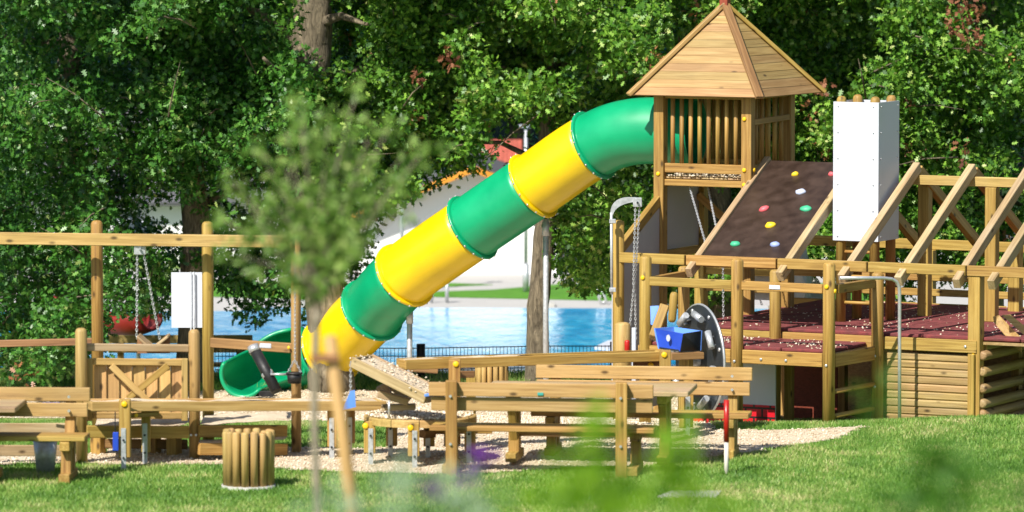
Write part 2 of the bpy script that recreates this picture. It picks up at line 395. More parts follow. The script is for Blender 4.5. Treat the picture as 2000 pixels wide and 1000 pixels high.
# grass blades
def blades(name, n, reg, h, wd, mat, ok, label):
    P_ = []
    while len(P_) < n:
        X = rng.uniform(reg[0], reg[1], 4000); Y = rng.uniform(reg[2], reg[3], 4000)
        for x, y in zip(X, Y):
            if ok(x, y): P_.append((x, y, gz(x, y)))
    B = np.array(P_[:n]); a = rng.uniform(0, 6.28, n); hh = rng.uniform(.5, 1.15, n)*h; ww = rng.uniform(.6, 1.2, n)*wd
    lean = rng.normal(0, .45, (n, 2))*hh[:, None]
    v = np.empty((n, 3, 3)); v[:, 0] = B; v[:, 1] = B; v[:, 2] = B
    v[:, 0, 0] -= np.cos(a)*ww; v[:, 0, 1] -= np.sin(a)*ww; v[:, 1, 0] += np.cos(a)*ww; v[:, 1, 1] += np.sin(a)*ww
    v[:, 2, 0] += lean[:, 0]; v[:, 2, 1] += lean[:, 1]; v[:, 2, 2] += hh
    pn = np.array([.55+.7*noise.noise(Vector((x*.9, y*.6, 0)))+.5*noise.noise(Vector((x*3.2, y*2.2, 1))) for x, y, z in B])
    val = np.clip(pn*.75+rng.normal(0, .16, n)+.08, 0, 1)
    me = fast_mesh(name, v.reshape(-1, 3), 3, np.arange(n*3), np.repeat(val, 3))
    o = link(name, me, mat); tag(o, label, None, None, 'stuff')
def lawn_ok(x, y): return abs(x) < .103*y+.3 and not in_gravel(x, y)
blades('grass', 170000, (-6.3, 6.3, 46.3, 58), .042, .007, BLADE, lawn_ok, 'short sunlit green grass of the sloping lawn')
blades('rough_grass', 22000, (-7, 3.5, 62.4, 65.2), .10, .008, BLADE, lambda x, y: not in_gravel(x, y), 'longer grass along the black mesh fence')

# pool side
def flat(name, pts, z, mat, th=.2):
    o = poly_sheet(name, [(x, y, z) for x, y in pts], th, (0, 0, -1), mat); return tag(o, kind='structure')
flat('pool_deck', [(-40, 68.6), (40, 68.6), (40, 85.0), (-40, 82.4)], -.84, PAVE)
flat('pool_water', [(-30, 69.6), (4.2, 69.6), (9, 70.2), (9, 79.8), (-3.9, 80.3), (-4.3, 79.6), (-30, 78.4)], -.83, WATER, .004)
def pg(px, py, z=-.825):
    d = (CAMZ-z)*F/(py+250); return ((px-1000)*d/F, d)
flat('far_lawn', [pg(838, 579), pg(1210, 587), pg(1700, 590), pg(1700, 553), pg(1090, 555), pg(960, 566), pg(838, 570)], -.825, FLAWN, .01)
flat('second_lawn', [pg(700, 560), pg(860, 560), pg(962, 556), pg(860, 552), pg(700, 550)], -.825, FLAWN, .01)
flat('left_lawn', [pg(-300, 560), pg(640, 585), pg(640, 553), pg(-300, 548)], -.825, FLAWN, .01)
flat('footpath', [(-40, 82.45), (40, 85.05), (40, 88), (-40, 88)], -.835, PAVE, .1)

# ================= BUILDINGS BEHIND =================
WALLM = plain('white_render', (.80, .80, .79), .8, 0, .02, 1)
RTILE = plain('red_tile', (.42, .10, .07), .7, 0, .2, 6, .3)
GROOF = plain('dark_roof', (.10, .10, .11), .6, 0, .2, 3)
OR = plain('orange_fascia', (.62, .25, .02), .5, 0, .1, 3)
GLS = plain('window_glass', (.05, .07, .09), .08, 0, .1, 2)
def bp(px, py, d=87.0): return P(px, py, d)
h1 = root('pool_building', 'low white pool building with orange roof edge beyond the pool', 'building', (-.5, 87, -.9))
def wall(px0, px1, ytop, d, th=.25, parent=h1, nm='wall'):
    a = bp(px0, 545, d); b = bp(px1, 545, d); zt = bp(px0, ytop, d).z
    return poly_sheet(nm, [(a.x, d, -.95), (b.x, d, -.95), (b.x, d, zt), (a.x, d, zt)], th, (0, 1, 0), WALLM, parent)
# gable end
g = [bp(700, 545, 87), bp(1090, 545, 87), bp(1090, 395, 87), bp(925, 334, 87), bp(700, 424, 87)]
g[0].z = g[1].z = -.95
poly_sheet('gable_wall', g, .25, (0, 1, 0), WALLM, h1)
beam('fascia', bp(690, 424, 86.8), bp(925, 330, 86.8), .35, .10, OR, h1)
beam('fascia', bp(925, 330, 86.8), bp(1100, 396, 86.8), .35, .10, OR, h1)
for i in range(9):
    a = bp(688, 421, 86.9); b = bp(925, 326, 86.9); o = Vector((0, .45*i, 0)); o2 = Vector((0, .45*i+.44, 0))
    poly_sheet('roof_strip', [a+o, b+o, b+o2, a+o2], .05, (-.3, 0, 1), GROOF, h1)
    c = bp(1104, 394, 86.9)
    poly_sheet('roof_strip', [b+o, c+o, c+o2, b+o2], .05, (.3, 0, 1), GROOF, h1)
wall(1092, 2200, 462, 88.2); 
for k in range(13):
    px = 1130+k*84; a = bp(px, 545, 88.15); zt = bp(px, 470, 88.15).z
    beam('downpipe' if k % 3 == 0 else 'wall_joint', (a.x, 88.14, -.9), (a.x, 88.14, zt), .03, .03, STEEL if k % 3 == 0 else PAVE, h1)
beam('eaves_board', bp(1092, 458, 88.1), bp(2200, 458, 88.1), .3, .08, GROOF, h1)
h2 = root('grey_roofed_house', 'pale house with a dark grey roof seen between the trees at left', 'house', (-5, 90, -.9))
wall(60, 640, 400, 90, parent=h2)
a, b = bp(40, 402, 89.7), bp(660, 402, 89.7)
for i in range(8):
    o = Vector((0, .4*i, .2*i)); o2 = Vector((0, .4*i+.39, .2*i+.19))
    poly_sheet('roof_course', [a+o, b+o, b+o2, a+o2], .06, (0, -.3, 1), GROOF, h2)
for px in (120, 230, 470, 560):
    w0 = bp(px, 478, 89.95); f = poly_sheet('window', [w0, w0+Vector((.55, 0, 0)), w0+Vector((.55, 0, .45)), w0+Vector((0, 0, .45))], .04, (0, -1, 0), WHT, h2)
    w1 = w0+Vector((.05, -.045, .05)); poly_sheet('pane', [w1, w1+Vector((.45, 0, 0)), w1+Vector((.45, 0, .35)), w1+Vector((0, 0, .35))], .012, (0, -1, 0), GLS, f)
h3 = root('red_roofed_house', 'house with a red tiled roof behind the pool building', 'house', (-.2, 97, -.2))
a, b = bp(925, 345, 96), bp(1020, 345, 96)
poly_sheet('wall', [(a.x, 96.2, -.5), (b.x, 96.2, -.5), (b.x, 96.2, b.z), (a.x, 96.2, a.z)], 2, (0, 1, 0), WALLM, h3)
for i in range(7):
    o = Vector((0, .2*i, .085*i)); o2 = Vector((0, .2*i+.2, .085*i+.085))
    for j in range(10):
        c0 = a.lerp(b, j/10); c1 = a.lerp(b, (j+.92)/10)
        poly_sheet('roof_tile', [c0+o, c1+o, c1+o2, c0+o2], .03, (0, -.3, 1), RTILE, h3)
# ================= POOL FURNITURE =================
def lamp_post(px, d, ytop, ybreak, lab):
    g_ = P(px, 545, d); zb = gz(g_.x, d) if d < 68 else -.83; r_ = root('lamp_post', lab, 'lamp post', (g_.x, d, zb))
    zt = P(px, ytop, d).z; zm = P(px, ybreak, d).z
    rod('base_tube', (g_.x, d, zb), (g_.x, d, zm), .05, STEEL, r_); rod('upper_tube', (g_.x, d, zm), (g_.x, d, zt), .028, STEEL, r_)
    beam('lamp_head', (g_.x-.12, d, zt+.03), (g_.x+.12, d, zt+.03), .12, .05, STEEL, r_)
lamp_post(1027, 83.2, 250, 515, 'thin grey lamp post in front of the white pool building')
lamp_post(785, 83.0, 230, 560, 'thin grey lamp post left of the tube slide')
rl = root('pool_handrail', 'short steel shade rail at the far edge of the pool', 'handrail', (-1.0, 81.2, -.83))
for px, yt in ((873, 545), (843, 560)):
    p = P(px, 595, 81.2); rod('post', (p.x, 81.2, -.83), (p.x, 81.2, P(px, yt, 81.2).z), .028, STEEL, rl)
p = P(873, 547, 81.2); q = P(843, 561, 81.2); rod('rail', p, q, .02, STEEL, rl)
ld = root('pool_ladder', 'steel ladder frame standing on the far poolside at right', 'ladder', (1.5, 80.9, -.83))
for dx in (0, .12):
    rod('stile', P(1176+dx*100, 603, 80.9)+Vector((0, 0, 0)), P(1163+dx*100, 557, 80.9), .018, BRIGHT, ld)
for k in range(3):
    rod('rung', P(1166+k*4, 568+k*11, 80.9), P(1178+k*4, 568+k*11, 80.9), .012, BRIGHT, ld)
bl = root('concrete_block', 'small grey concrete block on the far poolside', 'block', P(1075, 598, 80.6)); 
beam('block_body', P(1066, 603, 80.6), P(1084, 603, 80.6), .3, .2, BAG, bl)
fm = poly_sheet('floating_mat', [P(1160, 683, 72.6), P(1230, 690, 72.2), P(1230, 668, 73.6), P(1188, 670, 73.5)], .04, (0, 0, 1), WHT)
tag(fm, 'white floating mat at the right end of the pool', 'pool mat')
# sign behind the swing frame
sg = root('sign_board', 'blank white sign board on grey poles behind the left posts', 'sign', P(366, 700, 60.8))
a, b = P(335, 640, 60.8), P(397, 532, 60.8)
poly_sheet('board', [a, (b.x, 60.8, a.z), b, (a.x, 60.8, b.z)], .02, (0, 1, 0), WHT, sg)
for px in (373, 379):
    p = P(px, 640, 60.76); rod('pole', (p.x, 60.76, -.45), (p.x, 60.76, P(px, 531, 60.76).z), .011, STEEL, sg)
# red pool slide behind the leaves
rs = root('red_water_slide', 'red curved water slide trough by the pool, seen under the leaves at left', 'water slide', P(220, 660, 68))
pts = [P(90, 585, 69.5), P(140, 606, 69.2), P(200, 622, 68.8), P(255, 626, 68.4), P(296, 620, 68.0)]
bm = sweep(pts, [.16, .19, .23, .24, .18], 18, False, None, math.pi*.42, math.pi*1.6); link_bm('trough', bm, plain('shaded_red', (.22, .012, .008), .5), rs)  # darker red: the shade the trough lies in is put into its colour
o = rs.children[0]; md = o.modifiers.new('t', 'SOLIDIFY'); md.thickness = .03
for px in (110, 190, 270):
    p = P(px, 640, 68.9); rod('support', (p.x, 68.9, -.85), (p.x, 68.9, P(px, 628, 68.9).z), .03, STEEL, rs)
# mesh fence
FENCE = plain('fence_black', (.012, .014, .018), .5, 0, .2, 5)
fr = root('mesh_fence', 'low black welded mesh fence between the playground and the pool', 'fence', (-1.5, 64.2, -.4))
def fence_pt(px, z): d = 64.2 if px < 1000 else 64.5; p = P(px, 700, d); return Vector((p.x, d, z))
for px in (560, 690, 822, 1068, 1196): rod('fence_post', fence_pt(px, -.5), fence_pt(px, .075), .055 if px == 822 else .03, FENCE, fr, n=8)
for a_, b_ in ((420, 560), (560, 690), (690, 822), (822, 1068), (1068, 1196)):
    bm = bmesh.new(); A = fence_pt(a_, 0); B = fence_pt(b_, 0); n = int((B-A).length/.045)
    def bar(p, q, r_):
        for s in sweep([p, q], r_, 4, False, bm).verts[:0]: pass
    for i in range(n+1):
        c = A.lerp(B, i/n); bar(c+ZZ*-.42, c+ZZ*.03, .0035)
    for z in (-.40, -.25, -.08, .02): bar(A+ZZ*z, B+ZZ*z, .006)
    o = link_bm('mesh_panel', bm, FENCE, fr); o['kind'] = 'stuff'
# ================= TUBE SLIDE =================
SL = root('tube_slide', 'green and yellow plastic tube slide running down left from the wooden tower', 'slide', (-1, 61.5, -.4))
FL = [(1360, 258, 59.95), (1240, 257, 60.25), (1156, 286, 60.55), (1038, 366, 60.95), (919, 447, 61.35), (788, 540, 61.9), (724, 608, 62.55), (645, 686, 63.1)]
RT = .392
def bez(p0, p1, p2, n):
    return [p0*(1-t)**2 + p1*2*t*(1-t) + p2*t*t for t in [i/n for i in range(n+1)]]
def tube_seg(path, mat, name='tube_section', r=RT, ends=(True, True)):
    bm = sweep(path, r, 48, False); o = link_bm(name, bm, mat, SL)
    md = o.modifiers.new('wall', 'SOLIDIFY'); md.thickness = .015; md.offset = -1; return o
def flange(c, t, mat, parent, r0=RT-.01, r1=RT+.042, wd=.04):
    t = t.normalized(); bm = bmesh.new(); n = 56; s = ZZ.cross(t).normalized(); q = t.cross(s); rings = []
    prof = [(r0, -wd/2), (r1-.012, -wd/2), (r1, -wd/2+.01), (r1, wd/2-.01), (r1-.012, wd/2), (r0+.02, wd/2+.012), (r0, wd/2+.03)]
    for rr, xx in prof: rings.append([bm.verts.new(c+t*xx+(s*math.cos(2*math.pi*i/n)+q*math.sin(2*math.pi*i/n))*rr) for i in range(n)])
    for A, B in zip(rings, rings[1:]):
        for i in range(n):
            f = bm.faces.new((A[i], A[(i+1) % n], B[(i+1) % n], B[i])); f.smooth = True
    o = link_bm('flange', bm, mat, parent)
    bm = bmesh.new()
    for k in range(18):
        a = 2*math.pi*(k+.4)/18; p = c + (s*math.cos(a)+q*math.sin(a))*(r1-.001)
        n_ = (s*math.cos(a)+q*math.sin(a)); sweep([p-n_*.002, p+n_*.012], [.013, .009], 8, True, bm)
    ob = link_bm('bolts', bm, BRIGHT, o); ob['kind'] = 'stuff'; ob.name = 'bolt_ring'
pw = [P(*a) for a in FL]
def spline(i0, i1, n=14):
    """catmull-rom between control points"""
    out = []
    for i in range(i0, i1):
        p0, p1, p2, p3 = pw[max(0, i-1)], pw[i], pw[i+1], pw[min(len(pw)-1, i+2)]
        for k in range(n):
            t = k/n; out.append(.5*((2*p1)+(p2-p0)*t+(2*p0-5*p1+4*p2-p3)*t*t+(3*p1-p0-3*p2+p3)*t**3))
    out.append(pw[i1]); return out
seg_cols = [(0, 2, GRN), (2, 3, YEL), (3, 4, GRN), (4, 5, YEL), (5, 6, GRN), (6, 7, YEL)]
EX = [P(645, 686, 63.1), P(615, 700, 63.4)]
for i0, i1, mt in seg_cols:
    path = spline(i0, i1)
    if i1 == 7: path = path[:-1]+[pw[7]]
    o = tube_seg(path, mt)
    t = (pw[i1]-pw[i1-1]).normalized() + ((pw[i1+1]-pw[i1]).normalized() if i1+1 < len(pw) else (EX[1]-EX[0]).normalized())
    flange(pw[i1]-t.normalized()*.03, t, mt, o)
# exit: full ring, then laid-back open trough coming towards the left
mid = bez(pw[7], P(622, 702, 63.45), P(604, 705, 63.35), 8)
o = tube_seg(mid, GRN, 'exit_bend', RT)
NP = 30; tr_path = bez(P(606, 700, 63.36), P(525, 706, 63.4), P(474, 732, 62.25), NP)
bm = bmesh.new(); rows = []
for i, p in enumerate(tr_path):
    u_ = i/NP; t = (tr_path[min(i+1, NP)]-tr_path[max(i-1, 0)]).normalized(); s = ZZ.cross(t).normalized(); s = -s if s.y < 0 else s; q = ZZ - t*ZZ.dot(t); q.normalize()
    rr = .388 - .115*sm(.1, 1, u_); af = 90 - 62*sm(.22, .60, u_); an = -270 + 112*sm(.03, .30, u_) + 22*sm(.3, 1, u_)
    row = []
    for k in range(37):
        a = R(af + (an-af)*k/36); row.append(bm.verts.new(p + s*math.cos(a)*rr + q*math.sin(a)*rr))
    rows.append(row)
for A, B in zip(rows, rows[1:]):
    for k in range(36): f = bm.faces.new((A[k], A[k+1], B[k+1], B[k])); f.smooth = True
far_rim = [r[0].co.copy() for r in rows[3:]]; near_rim = [r[-1].co.copy() for r in rows[2:]]; endr = [v.co.copy() for v in rows[-1]]
tro = link_bm('exit_trough', bm, GRN, SL); md = tro.modifiers.new('wall', 'SOLIDIFY'); md.thickness = .02
link_bm('rim', sweep(far_rim+endr[1:-1:2]+near_rim[::-1], .026, 8, True), GRN, tro)
for px, d, yt, yb in ((800, 62.1, 600, 800), (1066, 61.15, 428, 800)):
    p = P(px, 600, d); zt = P(px, yt, d).z; g_ = gz(p.x, d)
    s = rod('support_pole', (p.x, d, g_-.1), (p.x, d, zt), .034, STEEL, SL, n=14)
    rod('pole_collar', (p.x, d, zt-.20), (p.x, d, zt-.04), .043, STEEL, s, n=14); beam('saddle', (p.x-.09, d, zt), (p.x+.09, d, zt+.08), .1, .015, STEEL, s)
p = P(520, 775, 62.2); beam('foot_block', (p.x-.09, 62.3, -.40), (p.x+.09, 62.3, -.40), .2, .16, BLK, SL)
# ================= CLIMBING FRAME (deck with open rafters) =================
def cap(p, n, parent, r=.026):
    n = Vector(n).normalized(); return rod('bolt_cap', Vector(p), Vector(p)+n*.02, r, CAPY, parent, dome=.015, n=12)
def bolt(p, parent, r=.016, n=(-.458, -.889, 0)):
    n = Vector(n).normalized(); return rod('bolt', Vector(p), Vector(p)+n*.012, r, BRIGHT, parent, dome=.006, n=10)
PF = root('playhouse_frame', 'open timber playhouse frame with rafters, red rubber deck and log walls', 'climbing frame', tuple(S(1.7, 1, 0)))
n_f = -V; n_l = -U; n_r = U
zg = lambda p: gz(p.x, p.y)-.15
def post(t, v, z1, a=.14, rnd=True, mat=W1, z0=None, parent=PF, up=V, name='post'):
    b = S(t, v, 0); b.z = zg(b) if z0 is None else z0; e = S(t, v, z1)
    if rnd: return rod(name, b, e, a/2, mat, parent, dome=.035, n=20)
    return beam(name, b, e, a, a, mat, parent, up=V)
# posts on the front line
cp = post(0.06, .03, 1.58, .14, False); cap(S(.06, -.045, .70), n_f, cp)
p_ = post(1.18, -.10, 1.59, .135); bolt(S(1.18, -.17, .66), p_); bolt(S(1.18, -.17, .32), p_)
for t in (2.42, 3.55):
    post(t, -.10, 1.575, .13); 
post(2.30, .02, .75, .09, False, z0=-.3); post(4.42, 0, 2.06, .13)
# front row of the low platform
fp = []
for t, zt in ((1.3, 1.766), (2.4, 1.77), (3.52, 1.765)):
    q = post(t, -1.16, zt, .135); fp.append(q); bolt(S(t, -1.23, .64), q)
cap(S(1.3, -1.228, 1.50), n_f, fp[0]); cap(S(1.232, -1.16, 1.45), n_r, fp[0]); cap(S(3.52, -1.228, 1.52), n_f, fp[2])
r_ = beam('rail', S(1.37, -1.16, 1.47), S(2.34, -1.16, 1.475), .06, .10, W1, PF); lab = beam('name_plate', S(1.87, -1.195, 1.47), S(2.0, -1.195, 1.47), .008, .045, WHT, r_)
beam('rail', S(2.46, -1.16, 1.475), S(3.46, -1.16, 1.48), .06, .10, W1, PF)
beam('rail', S(1.25, -1.08, 1.47), S(1.2, -.18, 1.47), .06, .10, W1, PF); beam('rail', S(3.5, -1.09, 1.47), S(3.53, -.17, 1.47), .06, .10, W1, PF)
# low platform
beam('edge_board', S(1.37, -1.16, .69), S(2.33, -1.16, .69), .05, .15, W1, PF); beam('edge_board', S(2.47, -1.16, .69), S(3.6, -1.16, .69), .05, .15, W1, PF)
beam('edge_board', S(1.27, -1.09, .69), S(1.2, -.17, .69), .05, .15, W1, PF)
for t in (1.6, 1.9): bolt(S(t+.2, -1.187, .67), PF)
MAT = plain('red_rubber', (.17, .035, .035), .85, 0, .35, 14, .4)
def mats(t0, t1, v0, v1, z, nt_, nv, nm='rubber_tile', parent=PF):
    for i in range(nt_):
        for j in range(nv):
            a0 = t0+(t1-t0)*i/nt_+.006; a1 = t0+(t1-t0)*(i+1)/nt_-.006; b0 = v0+(v1-v0)*j/nv+.006; b1 = v0+(v1-v0)*(j+1)/nv-.006
            beam(nm, S(a0, (b0+b1)/2, z-.02), S(a1, (b0+b1)/2, z-.02), b1-b0, .04+.004*((i+j) % 2), MAT, parent, bev=.01)
mats(1.32, 3.6, -1.13, -.06, .80, 4, 2)
mats(-1.6, 3.6, .06, 3.9, .90, 9, 7)
poly_sheet('deck_boarding', [S(-1.6, .05, .85), S(3.65, .05, .85), S(3.65, 3.9, .85), S(-1.6, 3.9, .85)], .03, (0, 0, -1), W4, PF)
poly_sheet('deck_boarding', [S(1.32, -1.13, .755), S(3.6, -1.13, .755), S(3.6, -.06, .755), S(1.32, -.06, .755)], .03, (0, 0, -1), W4, PF)
# upper deck edges
beam('edge_board', S(.02, -.03, .80), S(1.12, -.03, .80), .05, .14, W1, PF); beam('edge_board', S(1.26, -.03, .80), S(2.36, -.03, .80), .05, .14, W1, PF)
beam('edge_board', S(2.49, -.03, .80), S(3.6, -.03, .80), .05, .14, W1, PF); beam('edge_board', S(-.01, .12, .80), S(-.01, 1.2, .80), .05, .13, W1, PF)
bolt(S(.15, -.057, .80), PF)
# eave beam, ridge, rafters
for a_, b_ in ((-1.7, .14), (.16, 1.32), (1.34, 2.42), (2.44, 3.55), (3.57, 4.5)): beam('eave_beam', S(a_, -.02, 1.635), S(b_, -.02, 1.635), .07, .115, W1, PF)
beam('eave_beam', S(-1.7, 3.92, 1.60), S(4.3, 3.92, 1.60), .07, .12, W1, PF)
beam('ridge_beam', S(-1.7, 1.95, 2.49), S(1.72, 1.95, 2.49), .07, .11, W2, PF)
for t in (1.58, .90, .21, -.20, -.9):
    beam('rafter', S(t, -.18, 1.50), S(t, 1.97, 2.64), .085, .12, W5, PF)
    beam('rafter', S(t, 4.05, 1.52), S(t, 1.99, 2.60), .085, .12, W1, PF)
beam('rafter', S(2.36, 4.05, 1.52), S(2.36, 1.99, 2.60), .085, .12, W1, PF)
for t, v in ((.65, 1.95), (1.62, 2.3)): beam('ridge_post', S(t, v, .9), S(t, v, 2.43), .13, .13, W1, PF, up=V)
beam('post', S(.92, 3.36, .6), S(.92, 3.36, 1.66), .14, .14, W1, PF, up=V)
for t in (2.2, 3.3, -.5): beam('post', S(t, 3.85, -.4), S(t, 3.85, 1.54), .12, .12, W1, PF, up=V)
for z in (1.22, 1.04, .93 - .06): beam('slat', S(.85, 3.80, z), S(2.15, 3.80, z), .035, .085, W1, PF); beam('slat', S(2.25, 3.80, z), S(4.0, 3.80, z), .035, .085, W1, PF)
for z in (1.32, 1.12): beam('slat', S(-1.5, 3.80, z), S(.8, 3.80, z), .035, .085, W1, PF)
# plank wall of half logs and log rail on the right side
z = .70
for k in range(10):
    beam('wall_board', S(.10, .01+.003*(k % 3), z-.042-k*.086), S(1.11, .01+.003*(k % 2), z-.042-k*.086), .05, .0845, W4, PF, bev=.017)
beam('corner_post', S(.06, -.055, -.2), S(.06, -.055, .72), .05, .07, W1, PF, up=V)
for z in (.70, .52, .335, .17, .055, -.05): rod('side_log', S(-.03, -.02, z), S(-.03, 3.2, z), .055, W4, PF, dome=.03, n=16, both=True)
beam('side_post', S(.08, 1.3, -.3), S(.08, 1.3, .8), .1, .1, W1, PF, up=V)
poly_sheet('ramp_board', [P(1940, 619, 56.3), P(1952, 616, 56.3), P(1997, 662, 56.1), P(1996, 689, 56.1), P(1990, 686, 56.1), P(1942, 631, 56.3)], .04, (0, 1, 0), W2, PF)
poly_sheet('ramp_board', [P(1957, 616, 56.45), P(1974, 615, 56.45), P(2040, 668, 56.3), P(2040, 690, 56.3), P(2003, 657, 56.35)], .04, (0, 1, 0), W2, PF)
# ladder on the low platform side
for z in (.345, .075): rod('rung', S(1.27, -1.1, z), S(1.2, -.16, z), .028, W1, PF)
# panels under the deck
wp = [S(2.19, -.6, -.2), S(3.3, -.6, -.2), S(3.3, -.6, .62), S(2.19, -.6, .62)]
pnl = poly_sheet('lower_panel', wp, .02, V, WHT, PF)
Mb = frame(S(3.3, -.6, 0), S(2.19, -.6, 0)); Mb.translation = S(2.745, -.606, -.04)
link('brick_print_panel', box_mesh(1.11, .008, .28, BRK, 0), None, PF, Mb)
poly_sheet('blue_inner_panel', [S(2.7, .9, .42), S(2.1, .9, .42), S(2.1, .9, .66), S(2.7, .9, .66)], .02, V, BLU, PF)
poly_sheet('dark_red_inner_panel', [S(2.7, .9, -.2), S(2.1, .9, -.2), S(2.1, .9, .40), S(2.7, .9, .40)], .02, V, RED, PF)
for t in (.4, 1.6, 2.6, 3.5): beam('joist_post', S(t, 2.2, -.5), S(t, 2.2, .8), .1, .1, W1, PF, up=V)
poly_sheet('inner_wall', [S(-.4, 3.7, -.5), S(3.6, 3.7, -.5), S(3.6, 3.7, .82), S(-.4, 3.7, .82)], .03, V, W4, PF)
# chimney tower with white panels
CH = root('chimney_tower', 'tall white panelled chimney tower rising through the rafters', 'play chimney', tuple(S(1.96, 1.4, .9)))
t0, t1, v0, v1 = 1.70, 2.235, 1.10, 1.68
for t, v in ((t0+.06, v0+.06), (t1-.06, v0+.06), (t0+.06, v1-.06), (t1-.06, v1-.06)):
    rod('post', S(t, v, .9), S(t, v, 3.47), .057, W1, CH, dome=.05, n=18)
zb, zt_ = 1.83, 3.405
fpn = poly_sheet('white_panel', [S(t0, v0, zb), S(t1, v0, zb), S(t1, v0, zt_), S(t0, v0, zt_)], .014, -V, WHT, CH)
rpn = poly_sheet('white_panel', [S(t0, v0-.014, zb), S(t0, v1, zb), S(t0, v1, zt_), S(t0, v0-.014, zt_)], .014, U, WHT, CH)
poly_sheet('white_panel', [S(t1, v0, zb), S(t1, v1, zb), S(t1, v1, zt_), S(t1, v0, zt_)], .014, -U, WHT, CH)
poly_sheet('white_panel', [S(t0, v1, zb), S(t1, v1, zb), S(t1, v1, zt_), S(t0, v1, zt_)], .014, V, WHT, CH)
for k in range(6):
    zz = zb+.05+k*(zt_-zb-.1)/5
    for t in (t0+.05, t1-.05): bolt(S(t, v0-.014, zz), fpn, .008)
    for v in (v0+.05, v1-.05): bolt(S(t0, v, zz)+U*.014, rpn, .008, U)
for z in (1.70, 1.42, 1.12): rod('rung', S(t0+.06, v0+.06, z), S(t1-.06, v0+.06, z), .02, W1, CH)
# climbing wall
CW = root('climbing_wall', 'dark brown sloping climbing wall with coloured holds between timber rails', 'climbing wall', tuple(S(2.9, 0, 1.5)))
beam('side_rail', S(3.46, -.16, 1.50), S(3.46, 2.0, 2.66), .075, .12, W5, CW); beam('side_rail', S(2.34, -.16, 1.50), S(2.34, 2.0, 2.66), .085, .12, W5, CW)
CWM = plain('brown_board', (.042, .025, .018), .42, 0, .35, 6, .1)
def cwp(t, f, off=0.0):
    a = S(t, .14, 1.66); b = S(t, 1.98, 2.64); nn = (b-a).cross(U).normalized(); nn = -nn if nn.z < 0 else nn
    return a.lerp(b, f)+nn*off
pnl = poly_sheet('climbing_board', [cwp(3.42, 0), cwp(2.38, 0), cwp(2.38, 1), cwp(3.42, 1)], .025, (cwp(3, 0, 1)-cwp(3, 0)), CWM, CW)
def hold(px, py, mat, sx=.05, rot=0):
    # intersect view ray with board
    o_ = Vector((0, 0, CAMZ)); dvec = P(px, py, 1)-o_; nn = (cwp(3, 0, 1)-cwp(3, 0)); k = (cwp(3, 0, .03)-o_).dot(nn)/dvec.dot(nn); c = o_+dvec*k
    bm = bmesh.new(); bmesh.ops.create_icosphere(bm, subdivisions=2, radius=1)
    for v in bm.verts:
        v.co *= 1+.28*noise.noise(v.co*1.4+Vector((px, py, 0))); v.co = Vector((v.co.x*sx*1.25, v.co.y*sx*.9, v.co.z*.035))
    for f in bm.faces: f.smooth = True
    z_ = nn.normalized(); x_ = (U*math.cos(rot)+z_.cross(U)*math.sin(rot)).normalized(); M = Matrix((x_, z_.cross(x_), z_)).transposed().to_4x4(); M.translation = c
    o = link('climbing_hold', from_bm(bm), mat, CW, M)
HY = plain('hold_yellow', (.80, .55, .02), .5); HG = plain('hold_green', (.05, .42, .22), .5); HB = plain('hold_blue', (.30, .38, .72), .5); HR = plain('hold_pink', (.75, .12, .14), .5); HL = plain('hold_pale', (.50, .55, .72), .5)
for a in ((1553, 341, HY, .035, .3), (1564, 375, HL, .052, 0), (1493, 408, HR, .05, .9), (1505, 440, HY, .055, .2), (1574, 408, HG, .06, 0), (1436, 477, HG, .05, 0), (1514, 478, HB, .048, 0), (1624, 341, HR, .03, 0)): hold(*a)
beam('base_rail', S(2.42, .06, 1.60), S(3.38, .06, 1.60), .05, .08, W1, CW)

# ================= TOWER =================
TW = root('play_tower', 'square timber slide tower with pyramid board roof and baluster rails', 'play tower', tuple(S(4.08, 2.12, -.3)))
ta, tb, va, vb = 3.52, 4.64, 1.56, 2.68
for (t, v) in ((ta, va), (tb, va), (ta, vb), (tb, vb)):
    b = S(t, v, 0); b.z = -.5
    q = beam('post', b, S(t, v, 3.45), .125, .125, W1, TW, up=V)
    if (t, v) == (ta, va):
        for z in (3.16, 2.57, 2.40, 2.29): cap(S(t+.02, v-.063, z), n_f, q)
        for z in (2.57, 2.41): cap(S(t-.063, v+.02, z), n_r, q)
    if (t, v) == (tb, va): cap(S(t, v-.063, 2.50), n_f, q)
    if (t, v) == (ta, vb): cap(S(t-.063, v, 2.5), n_r, q)
# floor
for k in range(9):
    t = ta+.10+k*(tb-ta-.2)/8; beam('floor_board', S(t, va+.02, 2.46), S(t, vb-.02, 2.46), .112, .03, W5, TW)
for v in (va, vb): beam('floor_beam', S(ta+.065, v, 2.40), S(tb-.065, v, 2.40), .07, .075, W1, TW)
for t in (ta, tb): beam('floor_beam', S(t, va+.065, 2.40), S(t, vb-.065, 2.40), .07, .075, W1, TW)
pts = []
for k in range(500):
    t = ta+.07+(tb-ta-.14)*rng.random(); v = va+(.5*rng.random()**2)*(vb-va) ; p = S(t, v, 2.48+.012*rng.random()); pts.append(tuple(p))
pebbles('spilled_gravel', pts, .008, .02, CHIP, TW)
def rail_side(a, b, nb, dirv, mid=False, parent=TW):
    a, b = Vector(a), Vector(b); g_ = bpy.data.objects.new('balustrade', None)
    br = beam('bottom_rail', a+ZZ*2.57, b+ZZ*2.57, .06, .11, W1, parent); beam('top_rail', a+ZZ*3.42, b+ZZ*3.42, .06, .08, W1, parent)
    for k in range(nb):
        p = a.lerp(b, (k+.8)/(nb+.6)); rod('baluster', p+ZZ*2.61, p+ZZ*3.38, .026, W1, br, n=12)
    if mid: beam('cross_rail', a+ZZ*3.12-dirv*.04, b+ZZ*3.14-dirv*.04, .03, .07, W1, parent)
rail_side(S(ta+.065, va, 0), S(tb-.065, va, 0), 8, V)
